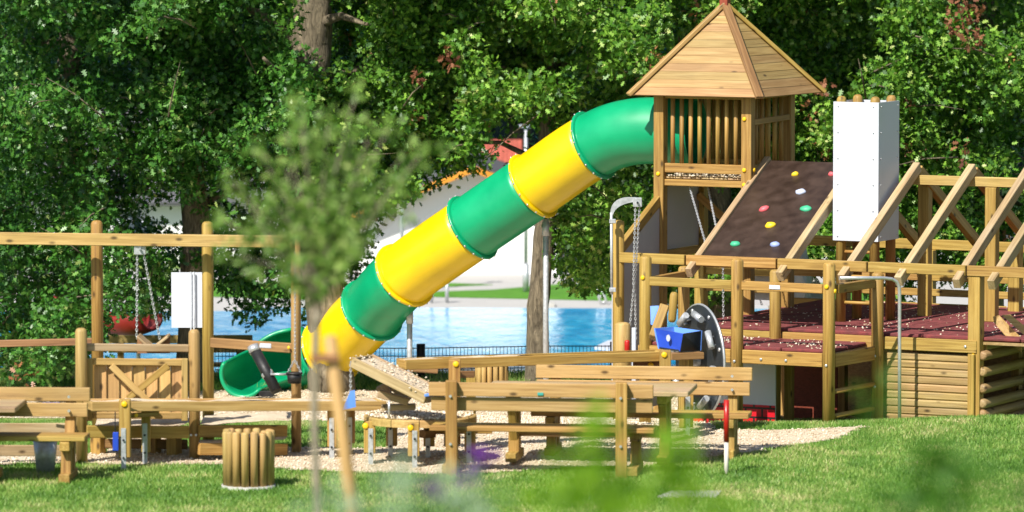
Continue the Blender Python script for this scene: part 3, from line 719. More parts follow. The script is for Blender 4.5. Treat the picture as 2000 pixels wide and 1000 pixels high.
rail_side(S(ta, va+.065, 0), S(ta, vb-.065, 0), 5, -U, True)
rail_side(S(ta+.065, vb, 0), S(tb-.065, vb, 0), 8, V)
# roof
tc, vc = (ta+tb)/2, (va+vb)/2; zE, zA = 3.415, 4.43
oc = (S(ta-.24, va-.25, zE), S(tb+.25, va-.25, zE), S(tb+.25, vb+.27, zE), S(ta-.30, vb+.27, zE)); apex = S(tc, vc, zA)
rf = beam('roof', S(ta+.01, vc, 3.425), S(tb-.01, vc, 3.425), .9, .02, W1, TW)
NB = 11
for s in range(4):
    A, B = oc[s], oc[(s+1) % 4]; nn = (B-A).cross(apex-A).normalized(); nn = -nn if nn.z < 0 else nn
    for k in range(NB):
        f0, f1 = k/NB*.985, (k+1)/NB*.985+.012
        a0, b0, a1, b1 = A.lerp(apex, f0), B.lerp(apex, f0), A.lerp(apex, f1), B.lerp(apex, f1)
        lo, hi = .016, .012
        x = (B-A).normalized(); y = nn.cross(x); M = Matrix((x, y, nn)).transposed().to_4x4(); c = (a0+b0)/2; M.translation = c; Mi = M.inverted()
        bm = bmesh.new(); bot = [bm.verts.new(Mi @ p) for p in (a0, b0, b1, a1)]; top = [bm.verts.new(Mi @ (p+nn*h)) for p, h in ((a0, lo), (b0, lo), (b1, hi), (a1, hi))]
        bm.faces.new(bot[::-1]); bm.faces.new(top)
        for i in range(4): bm.faces.new((bot[i], bot[(i+1) % 4], top[(i+1) % 4], top[i]))
        bmesh.ops.recalc_face_normals(bm, faces=bm.faces[:]); link('roof_board', from_bm(bm), W3, rf, M)
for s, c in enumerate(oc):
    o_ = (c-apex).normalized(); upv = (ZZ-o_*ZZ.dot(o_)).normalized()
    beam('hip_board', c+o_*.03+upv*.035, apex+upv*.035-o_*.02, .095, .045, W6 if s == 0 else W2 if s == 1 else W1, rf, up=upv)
beam('roof_cap', apex+ZZ*-.02, apex+ZZ*.09, .10, .10, RED, rf, up=V)
rod('cap_pin', apex+ZZ*.08, apex+ZZ*.15, .012, BRIGHT, rf)
# braces and panels below the floor
beam('brace', S(tb+.02, va, 2.20), S(4.50, .02, 1.62), .07, .12, W1, TW)
beam('brace', S(ta+.5, vb, 2.36), S(ta+.03, vb, 1.95), .06, .09, W1, TW); beam('brace', S(ta, va+.5, 2.36), S(ta, va+.05, 1.95), .06, .09, W1, TW)
beam('brace', S(tb, vb-.1, 2.2), S(tc, vb+.02, 1.7), .06, .09, W1, TW)
poly_sheet('grey_panel', [S(tb, va+.07, 1.60), S(tb, vb-.07, 1.60), S(tb, vb-.07, 2.34), S(tb, va+.07, 2.34)], .02, -U, GRY, TW)
poly_sheet('grey_side_panel', [S(4.52, .07, -.2), S(4.62, va-.07, -.2), S(4.62, va-.07, 2.10), S(4.52, .07, 1.60)], .02, -U, GRY, TW)
poly_sheet('grey_panel', [S(3.6, vb+.07, .9), S(4.0, vb+.07, .9), S(4.0, vb+.07, 1.75), S(3.6, vb+.07, 1.75)], .02, V, GRY, TW)
beam('brace', S(tb, va+.06, 1.55), S(tb, vb-.06, 1.55), .06, .09, W1, TW)
for z in (1.30, 1.1): beam('back_rail', S(ta+.06, vb, z), S(tb-.06, vb, z), .05, .09, W1, TW)
# tyre swing under the tower
TS = root('tyre_swing', 'black tyre hanging on chains below the climbing wall', 'tyre swing', tuple(P(1435, 510, 58.5)))
tc_ = P(1435, 504, 58.6); bm = bmesh.new(); pts = [tc_+Vector((math.cos(a)*.24, math.sin(a)*.24, 0)) for a in [2*math.pi*i/28 for i in range(28)]]
bm = bmesh.new(); rings = []
for i in range(28):
    a = 2*math.pi*i/28; rd = Vector((math.cos(a), math.sin(a), 0)); rings.append([bm.verts.new(tc_+rd*(.20+.065*math.cos(b))+ZZ*.05*math.sin(b)) for b in [2*math.pi*j/10 for j in range(10)]])
for i in range(28):
    for j in range(10): f = bm.faces.new((rings[i][j], rings[(i+1) % 28][j], rings[(i+1) % 28][(j+1) % 10], rings[i][(j+1) % 10])); f.smooth = True
link_bm('tyre', bm, BLK, TS)
chain('chain', P(1347, 366, 59.4), P(1380, 482, 58.6), BRIGHT, TS); chain('chain', P(1383, 366, 59.6), P(1402, 460, 58.8), BRIGHT, TS); chain('chain', P(1448, 368, 59.4), P(1446, 495, 58.6), BRIGHT, TS)
chain('chain', P(1412, 508, 58.4), P(1413, 640, 58.4), BRIGHT, TS)
# crane arm
CR = root('chain_hoist', 'grey steel hoist arm with a looped chain on the left post', 'hoist', tuple(P(1192, 575, 58.0)))
d = 57.85; rod('hoist_tube', P(1195, 575, d), P(1194, 415, d), .016, STEEL, CR)
arc = bez(P(1194, 420, d), P(1196, 386, d), P(1243, 389, d), 10)
bm = bmesh.new(); ro = []
for i, p in enumerate(arc):
    t = (arc[min(i+1, 10)]-arc[max(0, i-1)]).normalized(); n_ = t.cross(Vector((0, 1, 0))).normalized(); hw = .016+.032*math.sin(math.pi*min(1, i/10*1.1)*.8)
    ro.append([bm.verts.new(p+n_*hw*.6+Vector((0, y, 0))) for y in (-.012, .012)]+[bm.verts.new(p-n_*hw+Vector((0, y, 0))) for y in (.012, -.012)])
for A, B in zip(ro, ro[1:]):
    for j in range(4): bm.faces.new((A[j], A[(j+1) % 4], B[(j+1) % 4], B[j]))
bm.faces.new(ro[0]); bm.faces.new(ro[-1]); link_bm('hoist_arm', bm, STEEL, CR)
hb = beam('pulley_housing', P(1245, 386, d), P(1245, 404, d), .10, .10, STEEL, CR); rod('pulley_pin', P(1245, 395, d)+Vector((0, -.09, 0)), P(1245, 395, d), .012, DGREY, hb)
for y in (432, 566): beam('mounting_bracket', P(1190, y, d), P(1203, y, d), .05, .05, STEEL, CR)
chain('chain', P(1241, 404, d-.02), P(1237, 560, d-.25), BRIGHT, CR); chain('chain', P(1249, 404, d), P(1240, 560, d-.2), BRIGHT, CR); chain('chain', P(1238, 560, d-.25), P(1230, 640, d-.3), BRIGHT, CR); chain('chain', P(1240, 560, d-.22), P(1242, 662, d-.3), BRIGHT, CR)
# slide-down pole
SP = root('fire_pole', 'bent galvanised slide-down pole in front of the log wall', 'pole', tuple(P(1757, 825, 56.05)))
pp_ = [P(1757, 832, 56.0), P(1757, 700, 56.0), P(1757, 572, 56.0), P(1756, 560, 56.0), P(1751, 550, 55.98), P(1742, 545, 55.95), P(1725, 543, 55.9), P(1640, 543, 55.6)]
link_bm('bent_tube', sweep(pp_, .0195, 12), BRIGHT, SP); beam('foot_plate', P(1752, 829, 56.0), P(1762, 829, 56.0), .08, .02, STEEL, SP)
# gravel on decks
pts = []
for k in range(1300):
    t, v = rng.uniform(-1.2, 3.5), rng.uniform(.1, 3.8); z = .905
    if k % 3 == 0: t, v, z = rng.uniform(1.35, 3.55), rng.uniform(-1.1, -.1), .808
    if noise.noise(Vector((t*1.5, v*1.5, 5))) < -.1 and rng.random() < .8: continue
    p = S(t, v, z); pts.append(tuple(p))
pebbles('spilled_gravel', pts, .006, .015, CHIP, PF)
# round posts and small things left of the frame
q = rod('marker_post', P(1216, 800, 55.4), P(1216, 629, 55.4), .085, W2, None, dome=.03); tag(q, 'thick pale round post standing left of the blue water trough', 'post')
# ================= SWING / CRANE FRAME AT LEFT =================
CF = root('timber_crane_frame', 'tall timber frame of round posts with a long top beam at left', 'timber frame', (-3.4, 53, 0))
def gpost(px, d, ytop, r, parent, mat=W1, name='post', sink=.1, dome=.04):
    p = P(px, 600, d); g_ = gz(p.x, d)-sink; return rod(name, (p.x, d, g_), (p.x, d, P(px, ytop, d).z), r, mat, parent, dome=dome, n=20)
gpost(190, 53.55, 430, .062, CF); gpost(406, 53.2, 432, .060, CF); a = gpost(578, 52.75, 462, .052, CF, W2)
cap(P(565, 679, 52.7), (-1, -.3, 0), a, .02)
beam('top_beam', P(-40, 465, 53.50), P(572, 472, 52.68), .07, .125, W2, CF)
beam('rail', P(-40, 672, 53.8), P(182, 667, 53.6), .05, .075, W6, CF); beam('rail', P(412, 669, 53.15), P(572, 680, 52.75), .05, .10, W6, CF)
hk = beam('hanger_plate', P(262, 488, 53.1), P(285, 488, 53.1), .05, .10, STEEL, CF); rod('eye_bolt', P(273, 486, 53.1), P(273, 486, 52.98), .012, BRIGHT, hk)
chain('chain', P(268, 498, 53.1), P(267, 662, 53.1), BRIGHT, CF); chain('chain', P(281, 498, 53.1), P(312, 662, 53.1), BRIGHT, CF)
VB = root('sand_scoop', 'V shaped wooden sand scoop hanging behind the cross braced panel', 'scoop', tuple(P(300, 685, 52.6)))
poly_sheet('scoop_end', [P(268, 690, 52.6), P(332, 690, 52.6), P(332, 654, 52.6), P(326, 653, 52.6), P(298, 681, 52.6), P(274, 653, 52.6), P(268, 656, 52.6)], .03, (0, 1, 0), W6, VB)
beam('scoop_side', P(270, 655, 52.55), P(299, 680, 52.55), .35, .025, W5, VB); beam('scoop_side', P(299, 680, 52.55), P(330, 655, 52.55), .35, .025, W5, VB)
chain('chain', P(576, 492, 52.62), P(576, 702, 52.62), BRIGHT, CF, .03, .004)
bk = root('bucket', 'small black rubber bucket hanging on chains beside the right frame post', 'bucket', tuple(P(575, 748, 52.5)))
bc = P(575, 738, 52.5)
rod('bucket_body', bc-ZZ*.055, bc+ZZ*.05, .068, BLK, bk, n=24, r2=.080); rod('bucket_rim', bc+ZZ*.04, bc+ZZ*.058, .086, BLK, bk, n=24)
for dx in (-15, 14): chain('chain', P(576, 702, 52.55), P(575+dx, 731, 52.5), BRIGHT, bk, .03, .004)
BT = root('black_pipe', 'slanting black rubber pipe with steel bands held on the rail', 'pipe', tuple(P(520, 720, 52.7)))
rod('pipe_body', P(498, 684, 52.7), P(540, 764, 52.5), .058, BLK, BT, n=20); rod('end_cap', P(494, 676, 52.72), P(499, 688, 52.69), .062, BRIGHT, BT, n=20)
rod('band', P(521, 728, 52.6), P(525, 735, 52.58), .064, BRIGHT, BT, n=20); rod('spout', P(528, 731, 52.5), P(562, 731, 52.5), .012, BRIGHT, BT); beam('clamp_plate', P(507, 675, 52.65), P(530, 676, 52.65), .02, .05, WHT, BT)
# ================= CROSS-BRACED SAND TABLE =================
ST = root('sand_table', 'raised timber sand table with cross braced back panel between two round posts', 'sand table', (-3.9, 52, 0))
a = gpost(158, 51.8, 640, .060, ST, W2); b = gpost(379, 52.2, 643, .058, ST, W2)
for px, q, d in ((158, a, 51.72), (379, b, 52.12)):
    for dx in (-6, 4): rod('bolt', P(px+dx, 850, d), P(px+dx, 850, d-.025), .014, BRIGHT, q, dome=.006, n=10)
beam('top_rail', P(169, 678, 51.9), P(368, 680, 52.2), .06, .075, W5, ST)
beam('frame_rail', P(182, 706, 51.92), P(355, 708, 52.15), .03, .07, W2, ST); beam('frame_rail', P(182, 811, 51.92), P(355, 812, 52.15), .03, .07, W2, ST)
beam('frame_stile', P(175, 700, 51.93), P(175, 822, 51.93), .05, .065, W2, ST, up=Vector((1, 0, 0))); beam('frame_stile', P(361, 700, 52.16), P(361, 822, 52.16), .05, .065, W2, ST, up=Vector((1, 0, 0)))
for k in range(7):
    px = 184+k*25; beam('panel_board', P(px+12, 700, 52.0+.03*k), P(px+12, 815, 52.0+.03*k), .02, .1285, WG, ST, up=Vector((1, 0, 0)))
beam('cross_brace', P(217, 714, 51.95), P(295, 790, 51.95), .02, .07, W2, ST, up=ZZ); beam('cross_brace', P(328, 714, 52.0), P(250, 778, 51.97), .018, .07, W1, ST, up=ZZ)
beam('front_board', P(169, 843, 51.72), P(368, 844, 52.05), .05, .125, W1, ST); beam('front_board', P(388, 842, 52.1), P(560, 842, 52.5), .05, .125, W1, ST)
beam('step_board', P(388, 877, 51.9), P(560, 878, 52.4), .05, .12, W1, ST); beam('front_board', P(-40, 838, 51.6), P(147, 838, 51.75), .05, .12, W5, ST); beam('step_board', P(-40, 880, 51.4), P(147, 880, 51.6), .05, .11, W5, ST)
def sand_sheet(name, pts, z0, parent, amp=.025, n=26, mat=GRAV):
    """gravel fill inside a quad of points, slightly heaped"""
    a_, b_, c_, d_ = [Vector(p) for p in pts]; bm = bmesh.new(); g_ = {}
    for i in range(n+1):
        for j in range(n+1):
            p = a_.lerp(b_, i/n).lerp(d_.lerp(c_, i/n), j/n); p.z = p.z+z0+amp*noise.noise(p*3.0)+amp*.4*noise.noise(p*11.0); g_[i, j] = bm.verts.new(p)
    for i in range(n):
        for j in range(n): f = bm.faces.new((g_[i, j], g_[i+1, j], g_[i+1, j+1], g_[i, j+1])); f.smooth = True
    o = link_bm(name, bm, mat, parent); o['kind'] = 'stuff'; return o
zt = P(270, 834, 51.9).z
sand_sheet('gravel_fill', [(-4.25, 51.8, zt), (-3.35, 52.1, zt), (-3.25, 53.0, zt), (-4.3, 52.9, zt)], 0, ST)
sand_sheet('gravel_fill', [(-3.2, 52.15, zt), (-2.3, 52.5, zt), (-2.3, 53.3, zt), (-3.2, 53.1, zt)], 0, ST)
sand_sheet('gravel_fill', [(-3.2, 51.95, zt-.18), (-2.35, 52.35, zt-.18), (-2.3, 52.5, zt-.16), (-3.2, 52.15, zt-.16)], 0, ST, .01, 12)
for px, d in ((192, 52.6), (300, 52.7), (340, 52.5)): p = P(px, 870, d); beam('under_post', (p.x, d, -.1), (p.x, d, zt-.08), .12, .12, W1, ST, up=V)
beam('under_rail', P(176, 866, 52.6), P(366, 868, 52.7), .05, .1, W6, ST)
# ================= GUTTER TABLES =================
def gutter(name, label, p0, p1, width, h, mat, cat='water channel', th=.028, fill=None, seed=1):
    r_ = root(name, label, cat, tuple(((p0+p1)/2).xy)+(0,)); x = (p1-p0).normalized(); s = ZZ.cross(x).normalized(); q = x.cross(s)
    beam('side_board', p0-s*width/2, p1-s*width/2, th, h, mat, r_); beam('side_board', p0+s*width/2, p1+s*width/2, th, h, mat, r_)
    beam('bottom_board', p0-q*(h/2-.02), p1-q*(h/2-.02), width-th-.004, .03, mat, r_)
    for e in (p0+x*.014, p1-x*.014): beam('end_board', e-s*(width/2-th/2-.002), e+s*(width/2-th/2-.002), th, h*.9, mat, r_)
    if fill:
        a0, a1 = p0.lerp(p1, fill[0]), p0.lerp(p1, fill[1]); sand_sheet('gravel_fill', [a0-s*width*.46, a1-s*width*.46, a1+s*width*.46, a0+s*width*.46], h*.42, r_, .03, 24)
    return r_
def leg_with_plate(parent, px, d, ytop, w_, cap_dx=None, side=-1):
    p = P(px, 800, d); g_ = gz(p.x, d); zt = P(px, ytop, d).z
    l = beam('leg', (p.x, d, g_+.12), (p.x, d, zt), w_, w_, W1, parent, up=Vector((0, 1, 0)))
    pl = beam('steel_foot', (p.x+side*w_*.1, d-w_/2-.007, g_-.05), (p.x+side*w_*.1, d-w_/2-.007, g_+.42*min(1, (zt-g_)/.5)), .008, .05, STEEL, l, up=Vector((1, 0, 0)))
    for z in (.12, .3):
        if g_+z < zt-.03: rod('bolt', (p.x+side*w_*.1, d-w_/2-.01, g_+z), (p.x+side*w_*.1, d-w_/2-.03, g_+z), .012, DGREY, pl, n=8)
    if cap_dx is not None: cap((p.x+cap_dx, d-w_/2, zt-.045), (0, -1, 0), l, .032)
    return l
g1 = gutter('sand_channel', 'long low wooden sand channel in front of the cross braced panel', P(171, 791, 51.45), P(745, 790, 52.5), .30, .10, W2, fill=(.02, .98))
g1l = leg_with_plate(g1, 244, 51.3, 780, .115, .0); leg_with_plate(g1, 285, 51.75, 800, .09); leg_with_plate(g1, 648, 52.25, 795, .09, None, 0); leg_with_plate(g1, 685, 52.6, 800, .09)
beam('cross_bar', P(250, 812, 51.5), P(310, 808, 51.6), .05, .05, W1, g1); cap(P(266, 811, 51.46), (0, -1, 0), g1, .02)
g2 = gutter('upper_channel', 'high wooden channel sloping right towards the water wheel with white name plate', P(783, 711, 52.5), P(1290, 694, 53.9), .20, .105, W1, fill=(.0, .5))
pl = beam('name_plate', P(1113, 704, 53.33), P(1136, 703.4, 53.40), .008, .045, WHT, g2)
leg_with_plate(g2, 888, 52.5, 702, .12, .015); leg_with_plate(g2, 1299, 53.7, 684, .12, -.01); leg_with_plate(g2, 920, 53.4, 735, .1); leg_with_plate(g2, 1345, 54.4, 735, .1)
beam('cross_bar', P(895, 731, 52.7), P(925, 731, 52.8), .06, .07, W6, g2); beam('cross_bar', P(1236, 712, 53.9), P(1290, 712, 53.9), .06, .07, W6, g2); cap(P(1271, 713, 53.85), (0, -1, 0), g2, .03)
beam('cross_beam', P(800, 718, 53.4), P(856, 722, 53.4), .1, .08, W6, g2)
# tilted trough over the round table
p0, p1 = P(706, 704, 51.7), P(850, 776, 51.25)
TT = gutter('tilting_trough', 'tilted wooden trough pouring gravel down to the round table', p0, p1, .36, .11, W5, 'trough', fill=(.1, .97))
pts = [tuple(p0.lerp(p1, rng.random())+Vector((rng.normal(0, .08), rng.normal(0, .08), .05))) for _ in range(260)]
pebbles('wet_gravel', pts, .007, .018, CHIP, TT)
pb = beam('pivot_block', P(745, 752, 51.8), P(755, 772, 51.8), .16, .12, W5, TT); beam('support_beam', P(738, 768, 51.6), P(798, 784, 51.6), .12, .075, W5, TT); beam('support_beam', P(745, 796, 51.75), P(812, 794, 51.75), .12, .06, W5, TT); rod('support_rod', P(760, 782, 51.5), P(760, 815, 51.5), .012, BRIGHT, TT)
beam('support_beam', P(756, 745, 51.95), P(800, 782, 51.95), .09, .08, W5, TT)
lb = beam('blue_lip', P(829, 772, 51.1), P(872, 768, 51.1), .05, .03, LBL, TT)
chain('chain', P(685, 706, 51.6), P(685, 766, 51.55), BRIGHT, TT, .035, .005)
bf = poly_sheet('blue_flap', [P(669, 801, 51.5), P(695, 795, 51.5), P(693, 762, 51.5), P(684, 764, 51.5)], .02, (0, 1, 0), LBL); tag(bf, 'blue triangular plastic flap hanging on a chain beside the tree stake', 'flap')
chain('cord', P(625-400, 804, 51.2), P(225, 845, 51.2), DGREY, g1, .02, .003)
bt = beam('blue_tag', P(226, 844, 51.2), P(226, 881, 51.2), .02, .058, BLU, None, up=Vector((1, 0, 0))); tag(bt, 'small blue plate hanging on a cord under the left sand channel', 'plate')
# round table
RTB = root('round_sand_table', 'low round wooden table filled with gravel on short square legs', 'sand table', tuple(P(821, 900, 52.2).xy)+(0,))
cc = P(821, 810, 51.95); bm = bmesh.new(); n = 48; rr0, rr1, h = .47, .575, .075; prof = [(rr0, .0), (rr1-.01, .0), (rr1, -.01), (rr1, -h), (rr0, -h), (rr0, 0)]
NS = 12
for k in range(NS):
    bm = bmesh.new(); a0, a1 = 2*math.pi*k/NS+.006, 2*math.pi*(k+1)/NS-.006; rings = []
    for i in range(5):
        a = a0+(a1-a0)*i/4; rings.append([bm.verts.new(cc+Vector((math.cos(a)*r_, math.sin(a)*r_, z_))) for r_, z_ in prof[:-1]])
    for A, B in zip(rings, rings[1:]):
        for j in range(5): bm.faces.new((A[j], A[(j+1) % 5], B[(j+1) % 5], B[j]))
    bm.faces.new(rings[0]); bm.faces.new(rings[-1]); link_bm('rim_segment', bm, W2, RTB)
bm = bmesh.new(); g_ = []
for i in range(16):
    g_.append([bm.verts.new(cc+Vector((math.cos(2*math.pi*j/40)*.475*i/15, math.sin(2*math.pi*j/40)*.475*i/15, 0))) for j in range(40)])
for A, B in zip(g_, g_[1:]):
    for j in range(40): f = bm.faces.new((A[j], A[(j+1) % 40], B[(j+1) % 40], B[j])); f.smooth = True
for v in bm.verts: v.co.z += -.015+.05*max(0, noise.noise(Vector((v.co.x*4, v.co.y*4, 2))))
o = link_bm('gravel_fill', bm, GRAV, RTB); o['kind'] = 'stuff'
rod('table_base', cc-ZZ*.08, cc-ZZ*.05, .50, W1, RTB, n=40)
pts = []
for _ in range(900):
    a, r_ = rng.uniform(0, 6.28), .55*math.sqrt(rng.random()); pts.append((cc.x+math.cos(a)*r_, cc.y+math.sin(a)*r_, cc.z+.015))
pebbles('loose_gravel', pts, .008, .022, CHIP, RTB)
for px, d, yt, cdx in ((722, 51.7, 822, -.04), (808, 51.42, 826, -.03), (918, 51.85, 822, None), (765, 52.35, 824, None), (838, 52.3, 830, None), (878, 52.3, 828, None)): leg_with_plate(RTB, px, d, yt, .115, cdx, 1 if cdx else -1)
beam('cross_bar', P(825, 848, 52.2), P(846, 846, 52.3), .1, .08, W6, RTB); beam('cross_bar', P(846, 843, 52.6), P(960, 842, 52.8), .06, .05, W1, RTB)
# ================= WATER WHEEL =================
WW = root('water_wheel', 'black upright water wheel with steel cups beside the climbing frame', 'water wheel', tuple(P(1368, 820, 55.2)))
wc = P(1368, 704, 55.0); wn = Vector((-.92, -.39, 0)).normalized(); wu = ZZ; ws = wn.cross(wu).normalized(); Rw = .60
wpt = lambda a, r_, off=0.0: wc + (ws*math.cos(a)+wu*math.sin(a))*r_ + wn*off
rod('wheel_disc', wc-wn*.02, wc+wn*.02, Rw, DGREY, WW, n=64)
link_bm('steel_rim', sweep([wpt(2*math.pi*i/64, Rw+.006) for i in range(65)], .013, 8, True), BRIGHT, WW)
rod('hub', wc-wn*.12, wc+wn*.12, .06, STEEL, WW)
for k in range(8):
    a = 2*math.pi*(k+.3)/8; c = wpt(a, .50, .09); tg = (-ws*math.sin(a)+wu*math.cos(a))
    cu = rod('cup', c-tg*.10, c+tg*.10, .036, STEEL, WW, n=20)
    for s_ in (-.05, .05): rod('cup_bolt', wpt(a, .47, .02)+tg*s_, wpt(a, .47, .07)+tg*s_, .012, BRIGHT, cu, n=8)
    rod('bolt', wpt(a+.25, .55, .015), wpt(a+.25, .55, .035), .022, BRIGHT, WW, n=10, dome=.01)
BC = root('blue_water_box', 'blue tapered water box with dark grey side left of the water wheel', 'water box', tuple(P(1320, 690, 54.6)))
d = 54.5; tl, tf, tr = P(1277, 641, d+.15), P(1334, 652, d-.12), P(1372, 646, d+.25); bl_, bf_, br = P(1285, 681, d+.1), P(1328, 687, d-.07), P(1370, 684, d+.2)
tb_ = P(1315, 638, d+.5); bb_ = P(1320, 680, d+.42)
def quad(nm, ps, nrm, mat, parent, th=.02): return poly_sheet(nm, ps, th, nrm, mat, parent)
q = quad('blue_front', [tl, tf, bf_, bl_], (.3, .9, 0), BLU, BC); quad('grey_side', [tf, tr, br, bf_], (-.6, .7, 0), DGREY, BC); quad('blue_back', [tl, tb_, bb_, bl_], (.6, -.6, 0), LBL, BC); quad('blue_back', [tb_, tr, br, bb_], (-.3, -.9, 0), LBL, BC); quad('box_floor', [bl_, bf_, br, bb_], (0, 0, 1), DGREY, BC)
e = P(1305, 660, d-.02); bm = bmesh.new(); 
vs_ = [bm.verts.new(e+Vector((math.cos(a)*.022, -.02, math.sin(a)*.036))) for a in [2*math.pi*i/16 for i in range(16)]]; bm.faces.new(vs_); 
ex = bmesh.ops.extrude_face_region(bm, geom=bm.faces[:]); bmesh.ops.translate(bm, vec=(0, .015, 0), verts=[v for v in ex['geom'] if isinstance(v, bmesh.types.BMVert)]); link_bm('white_slot', bm, WHT, q)
beam('carrier_beam', P(1306, 696, 54.4), P(1370, 694, 54.6), .12, .075, W6, BC); beam('carrier_post', P(1340, 835, 54.7), P(1340, 700, 54.7), .12, .12, W1, BC, up=V)
SB = root('blue_chute', 'light blue chute board with a slanting wooden side behind the water box', 'chute', tuple(P(1285, 665, 55.8)))
quad('chute_board', [P(1271, 634, 55.9), P(1270, 598, 56.0), P(1287, 597, 56.0), P(1280, 636, 55.9)], (0, 1, 0), LBL, SB); beam('chute_side', P(1276, 660, 55.7), P(1298, 598, 55.9), .10, .10, W1, SB, up=Vector((1, 0, 0)))
rod('chute_handle', P(1312, 630, 56.1), P(1317, 570, 56.1), .045, W1, SB, dome=.04, both=True)
for px, y0, y1 in ((1235, 645, 720), (1240, 690, 780), (1236, 840, 880)):
    pass
wbx = beam('white_downpipe', P(1238, 800, 54.6), P(1238, 640, 54.6), .045, .045, WHT, None); tag(wbx, 'slim white pipe standing between the pale round post and the blue box', 'pipe')
ro = rod('red_knob', P(1225, 688, 55.25), P(1225, 664, 55.25), .03, REDP, bpy.data.objects['marker_post'], dome=.02, both=True)
# ================= BENCHES AND TABLES =================
def make_bench(label, L=2.25):
    r_ = root('park_bench', label, 'bench', (0, 0, 0), 'timber benches at the picnic tables')
    for k in range(2): beam('seat_plank', (-L/2, -.25+k*.2, .435), (L/2, -.25+k*.2, .435), .185, .05, W1, r_)
    for k in range(2): beam('back_plank', (-L/2+(.01 if k == 0 else 0), .03+k*.045, .685+k*.15), (L/2-(.02 if k == 0 else 0), .03+k*.045, .685+k*.15), .045, .137, W2, r_)
    for x in (-L/2+.2, L/2-.2):
        beam('back_support', (x, .0, .02), (x, .15, .88), .10, .10, W1, r_, up=Vector((0, 1, 0))); beam('front_leg', (x, -.22, .08), (x, -.20, .36), .10, .11, W1, r_, up=Vector((0, 1, 0)))
        beam('seat_bearer', (x, -.36, .36), (x, -.06, .36), .10, .09, W1, r_); beam('foot_sled', (x, -.40, .045), (x, .20, .045), .11, .09, W1, r_)
    for z in (.68, .82): rod('bolt', (L/2-.2, -.01, z), (L/2-.2, -.03, z), .014, BRIGHT, r_, n=8)
    return r_
def setM(o, loc, rz):
    o.matrix_basis = Matrix.Translation(Vector(loc)) @ Matrix.Rotation(rz, 4, 'Z'); WM[o.name] = o.matrix_basis.copy()
def gloc(px, d, dz=0.0): p = P(px, 800, d); return (p.x, d, gz(p.x, d)+dz)
bA = make_bench('picnic bench seen from behind, nearest to the camera in the middle')
bB = copy_tree(bA); bB['label'] = 'picnic bench facing the camera with its back planks above the table, right of centre'
bC = copy_tree(bA); bC['label'] = 'timber bench cut off by the left edge of the photo'
bD = copy_tree(bA); bD['label'] = 'far timber bench behind the slide exit near the pool fence'
setM(bA, gloc(1058, 50.80, .02), math.pi+R(-7)); setM(bB, gloc(1256, 52.65), R(-8)); setM(bC, gloc(-46, 50.5), R(-3)); setM(bD, gloc(352, 67.3), R(1)); bD.matrix_basis = bD.matrix_basis @ Matrix.Diagonal((.85, .8, .8, 1)); WM[bD.name] = bD.matrix_basis.copy()
# bench A gets the plain straight rear posts
for ch in list(bA.children):
    if ch.name.startswith('back_support'):
        bpy.data.objects.remove(ch)
for x in (.887, -.815):
    q = beam('rear_post', bA.matrix_basis @ Vector((x, .16, -.1)), bA.matrix_basis @ Vector((x, .16, .93)), .115, .115, W1, bA, up=Vector((0, 1, 0)))
    for z in (.30, .78): rod('bolt', bA.matrix_basis @ Vector((x, .22, z)), bA.matrix_basis @ Vector((x, .24, z)), .014, BRIGHT, q, n=8)
nm = beam('green_plate', bA.matrix_basis @ Vector((.03, .105, .80)), bA.matrix_basis @ Vector((-.03, .105, .80)), .01, .03, plain('teal_plate', (.05, .35, .30)), bA)
def make_table(label, L=2.1):
    r_ = root('picnic_table', label, 'table', (0, 0, 0), 'timber picnic tables')
    for k in range(5): beam('top_plank', (-L/2, -.36+k*.18, .73), (L/2, -.36+k*.18, .73), .172, .05, W5, r_)
    for x in (-L/2+.28, L/2-.28):
        beam('leg', (x, 0, .05), (x, 0, .62), .11, .16, W1, r_, up=Vector((0, 1, 0))); beam('foot', (x, -.30, .045), (x, .30, .045), .11, .09, W1, r_); beam('top_bearer', (x, -.32, .66), (x, .32, .66), .10, .085, W1, r_)
        beam('strut', (x, -.04, .2), (x, -.28, .62), .08, .07, W1, r_)
    beam('tie_beam', (-L/2+.33, 0, .30), (L/2-.33, 0, .30), .08, .12, W6, r_); return r_
t1_ = make_table('picnic table between the two benches right of centre'); t2_ = copy_tree(t1_); t2_['label'] = 'picnic table whose corner shows at the left edge'
setM(t1_, gloc(1152, 51.72, .04), R(-8)); setM(t2_, gloc(-166, 50.2, .03), R(-2))
# ================= BINS =================
def make_bin(label, n=15, r_=.215, h=.56):
    b = root('palisade_bin', label, 'litter bin', (0, 0, 0), 'round timber litter bins')
    rod('base_slab', (0, 0, -.05), (0, 0, .03), r_+.05, BAG, b, n=28); rod('inner_bin', (0, 0, .05), (0, 0, h-.05), r_-.05, DGREY, b, n=24)
    for k in range(n):
        a = 2*math.pi*k/n; hh = h+rng.uniform(-.02, .025); rod('palisade', (math.cos(a)*r_, math.sin(a)*r_, .02), (math.cos(a)*r_*1.02, math.sin(a)*r_*1.02, hh), .039, W2, b, dome=.018, n=12)
    return b
n1 = make_bin('round palisade litter bin on a concrete base on the front lawn'); setM(n1, gloc(485, 49.75), 0)
n2 = copy_tree(n1); n2['label'] = 'round palisade litter bin standing far back beside the pool fence'; setM(n2, gloc(960, 62.3), .4)
n2.matrix_basis = n2.matrix_basis @ Matrix.Diagonal((.80, .80, .80, 1)); WM[n2.name] = n2.matrix_basis.copy()
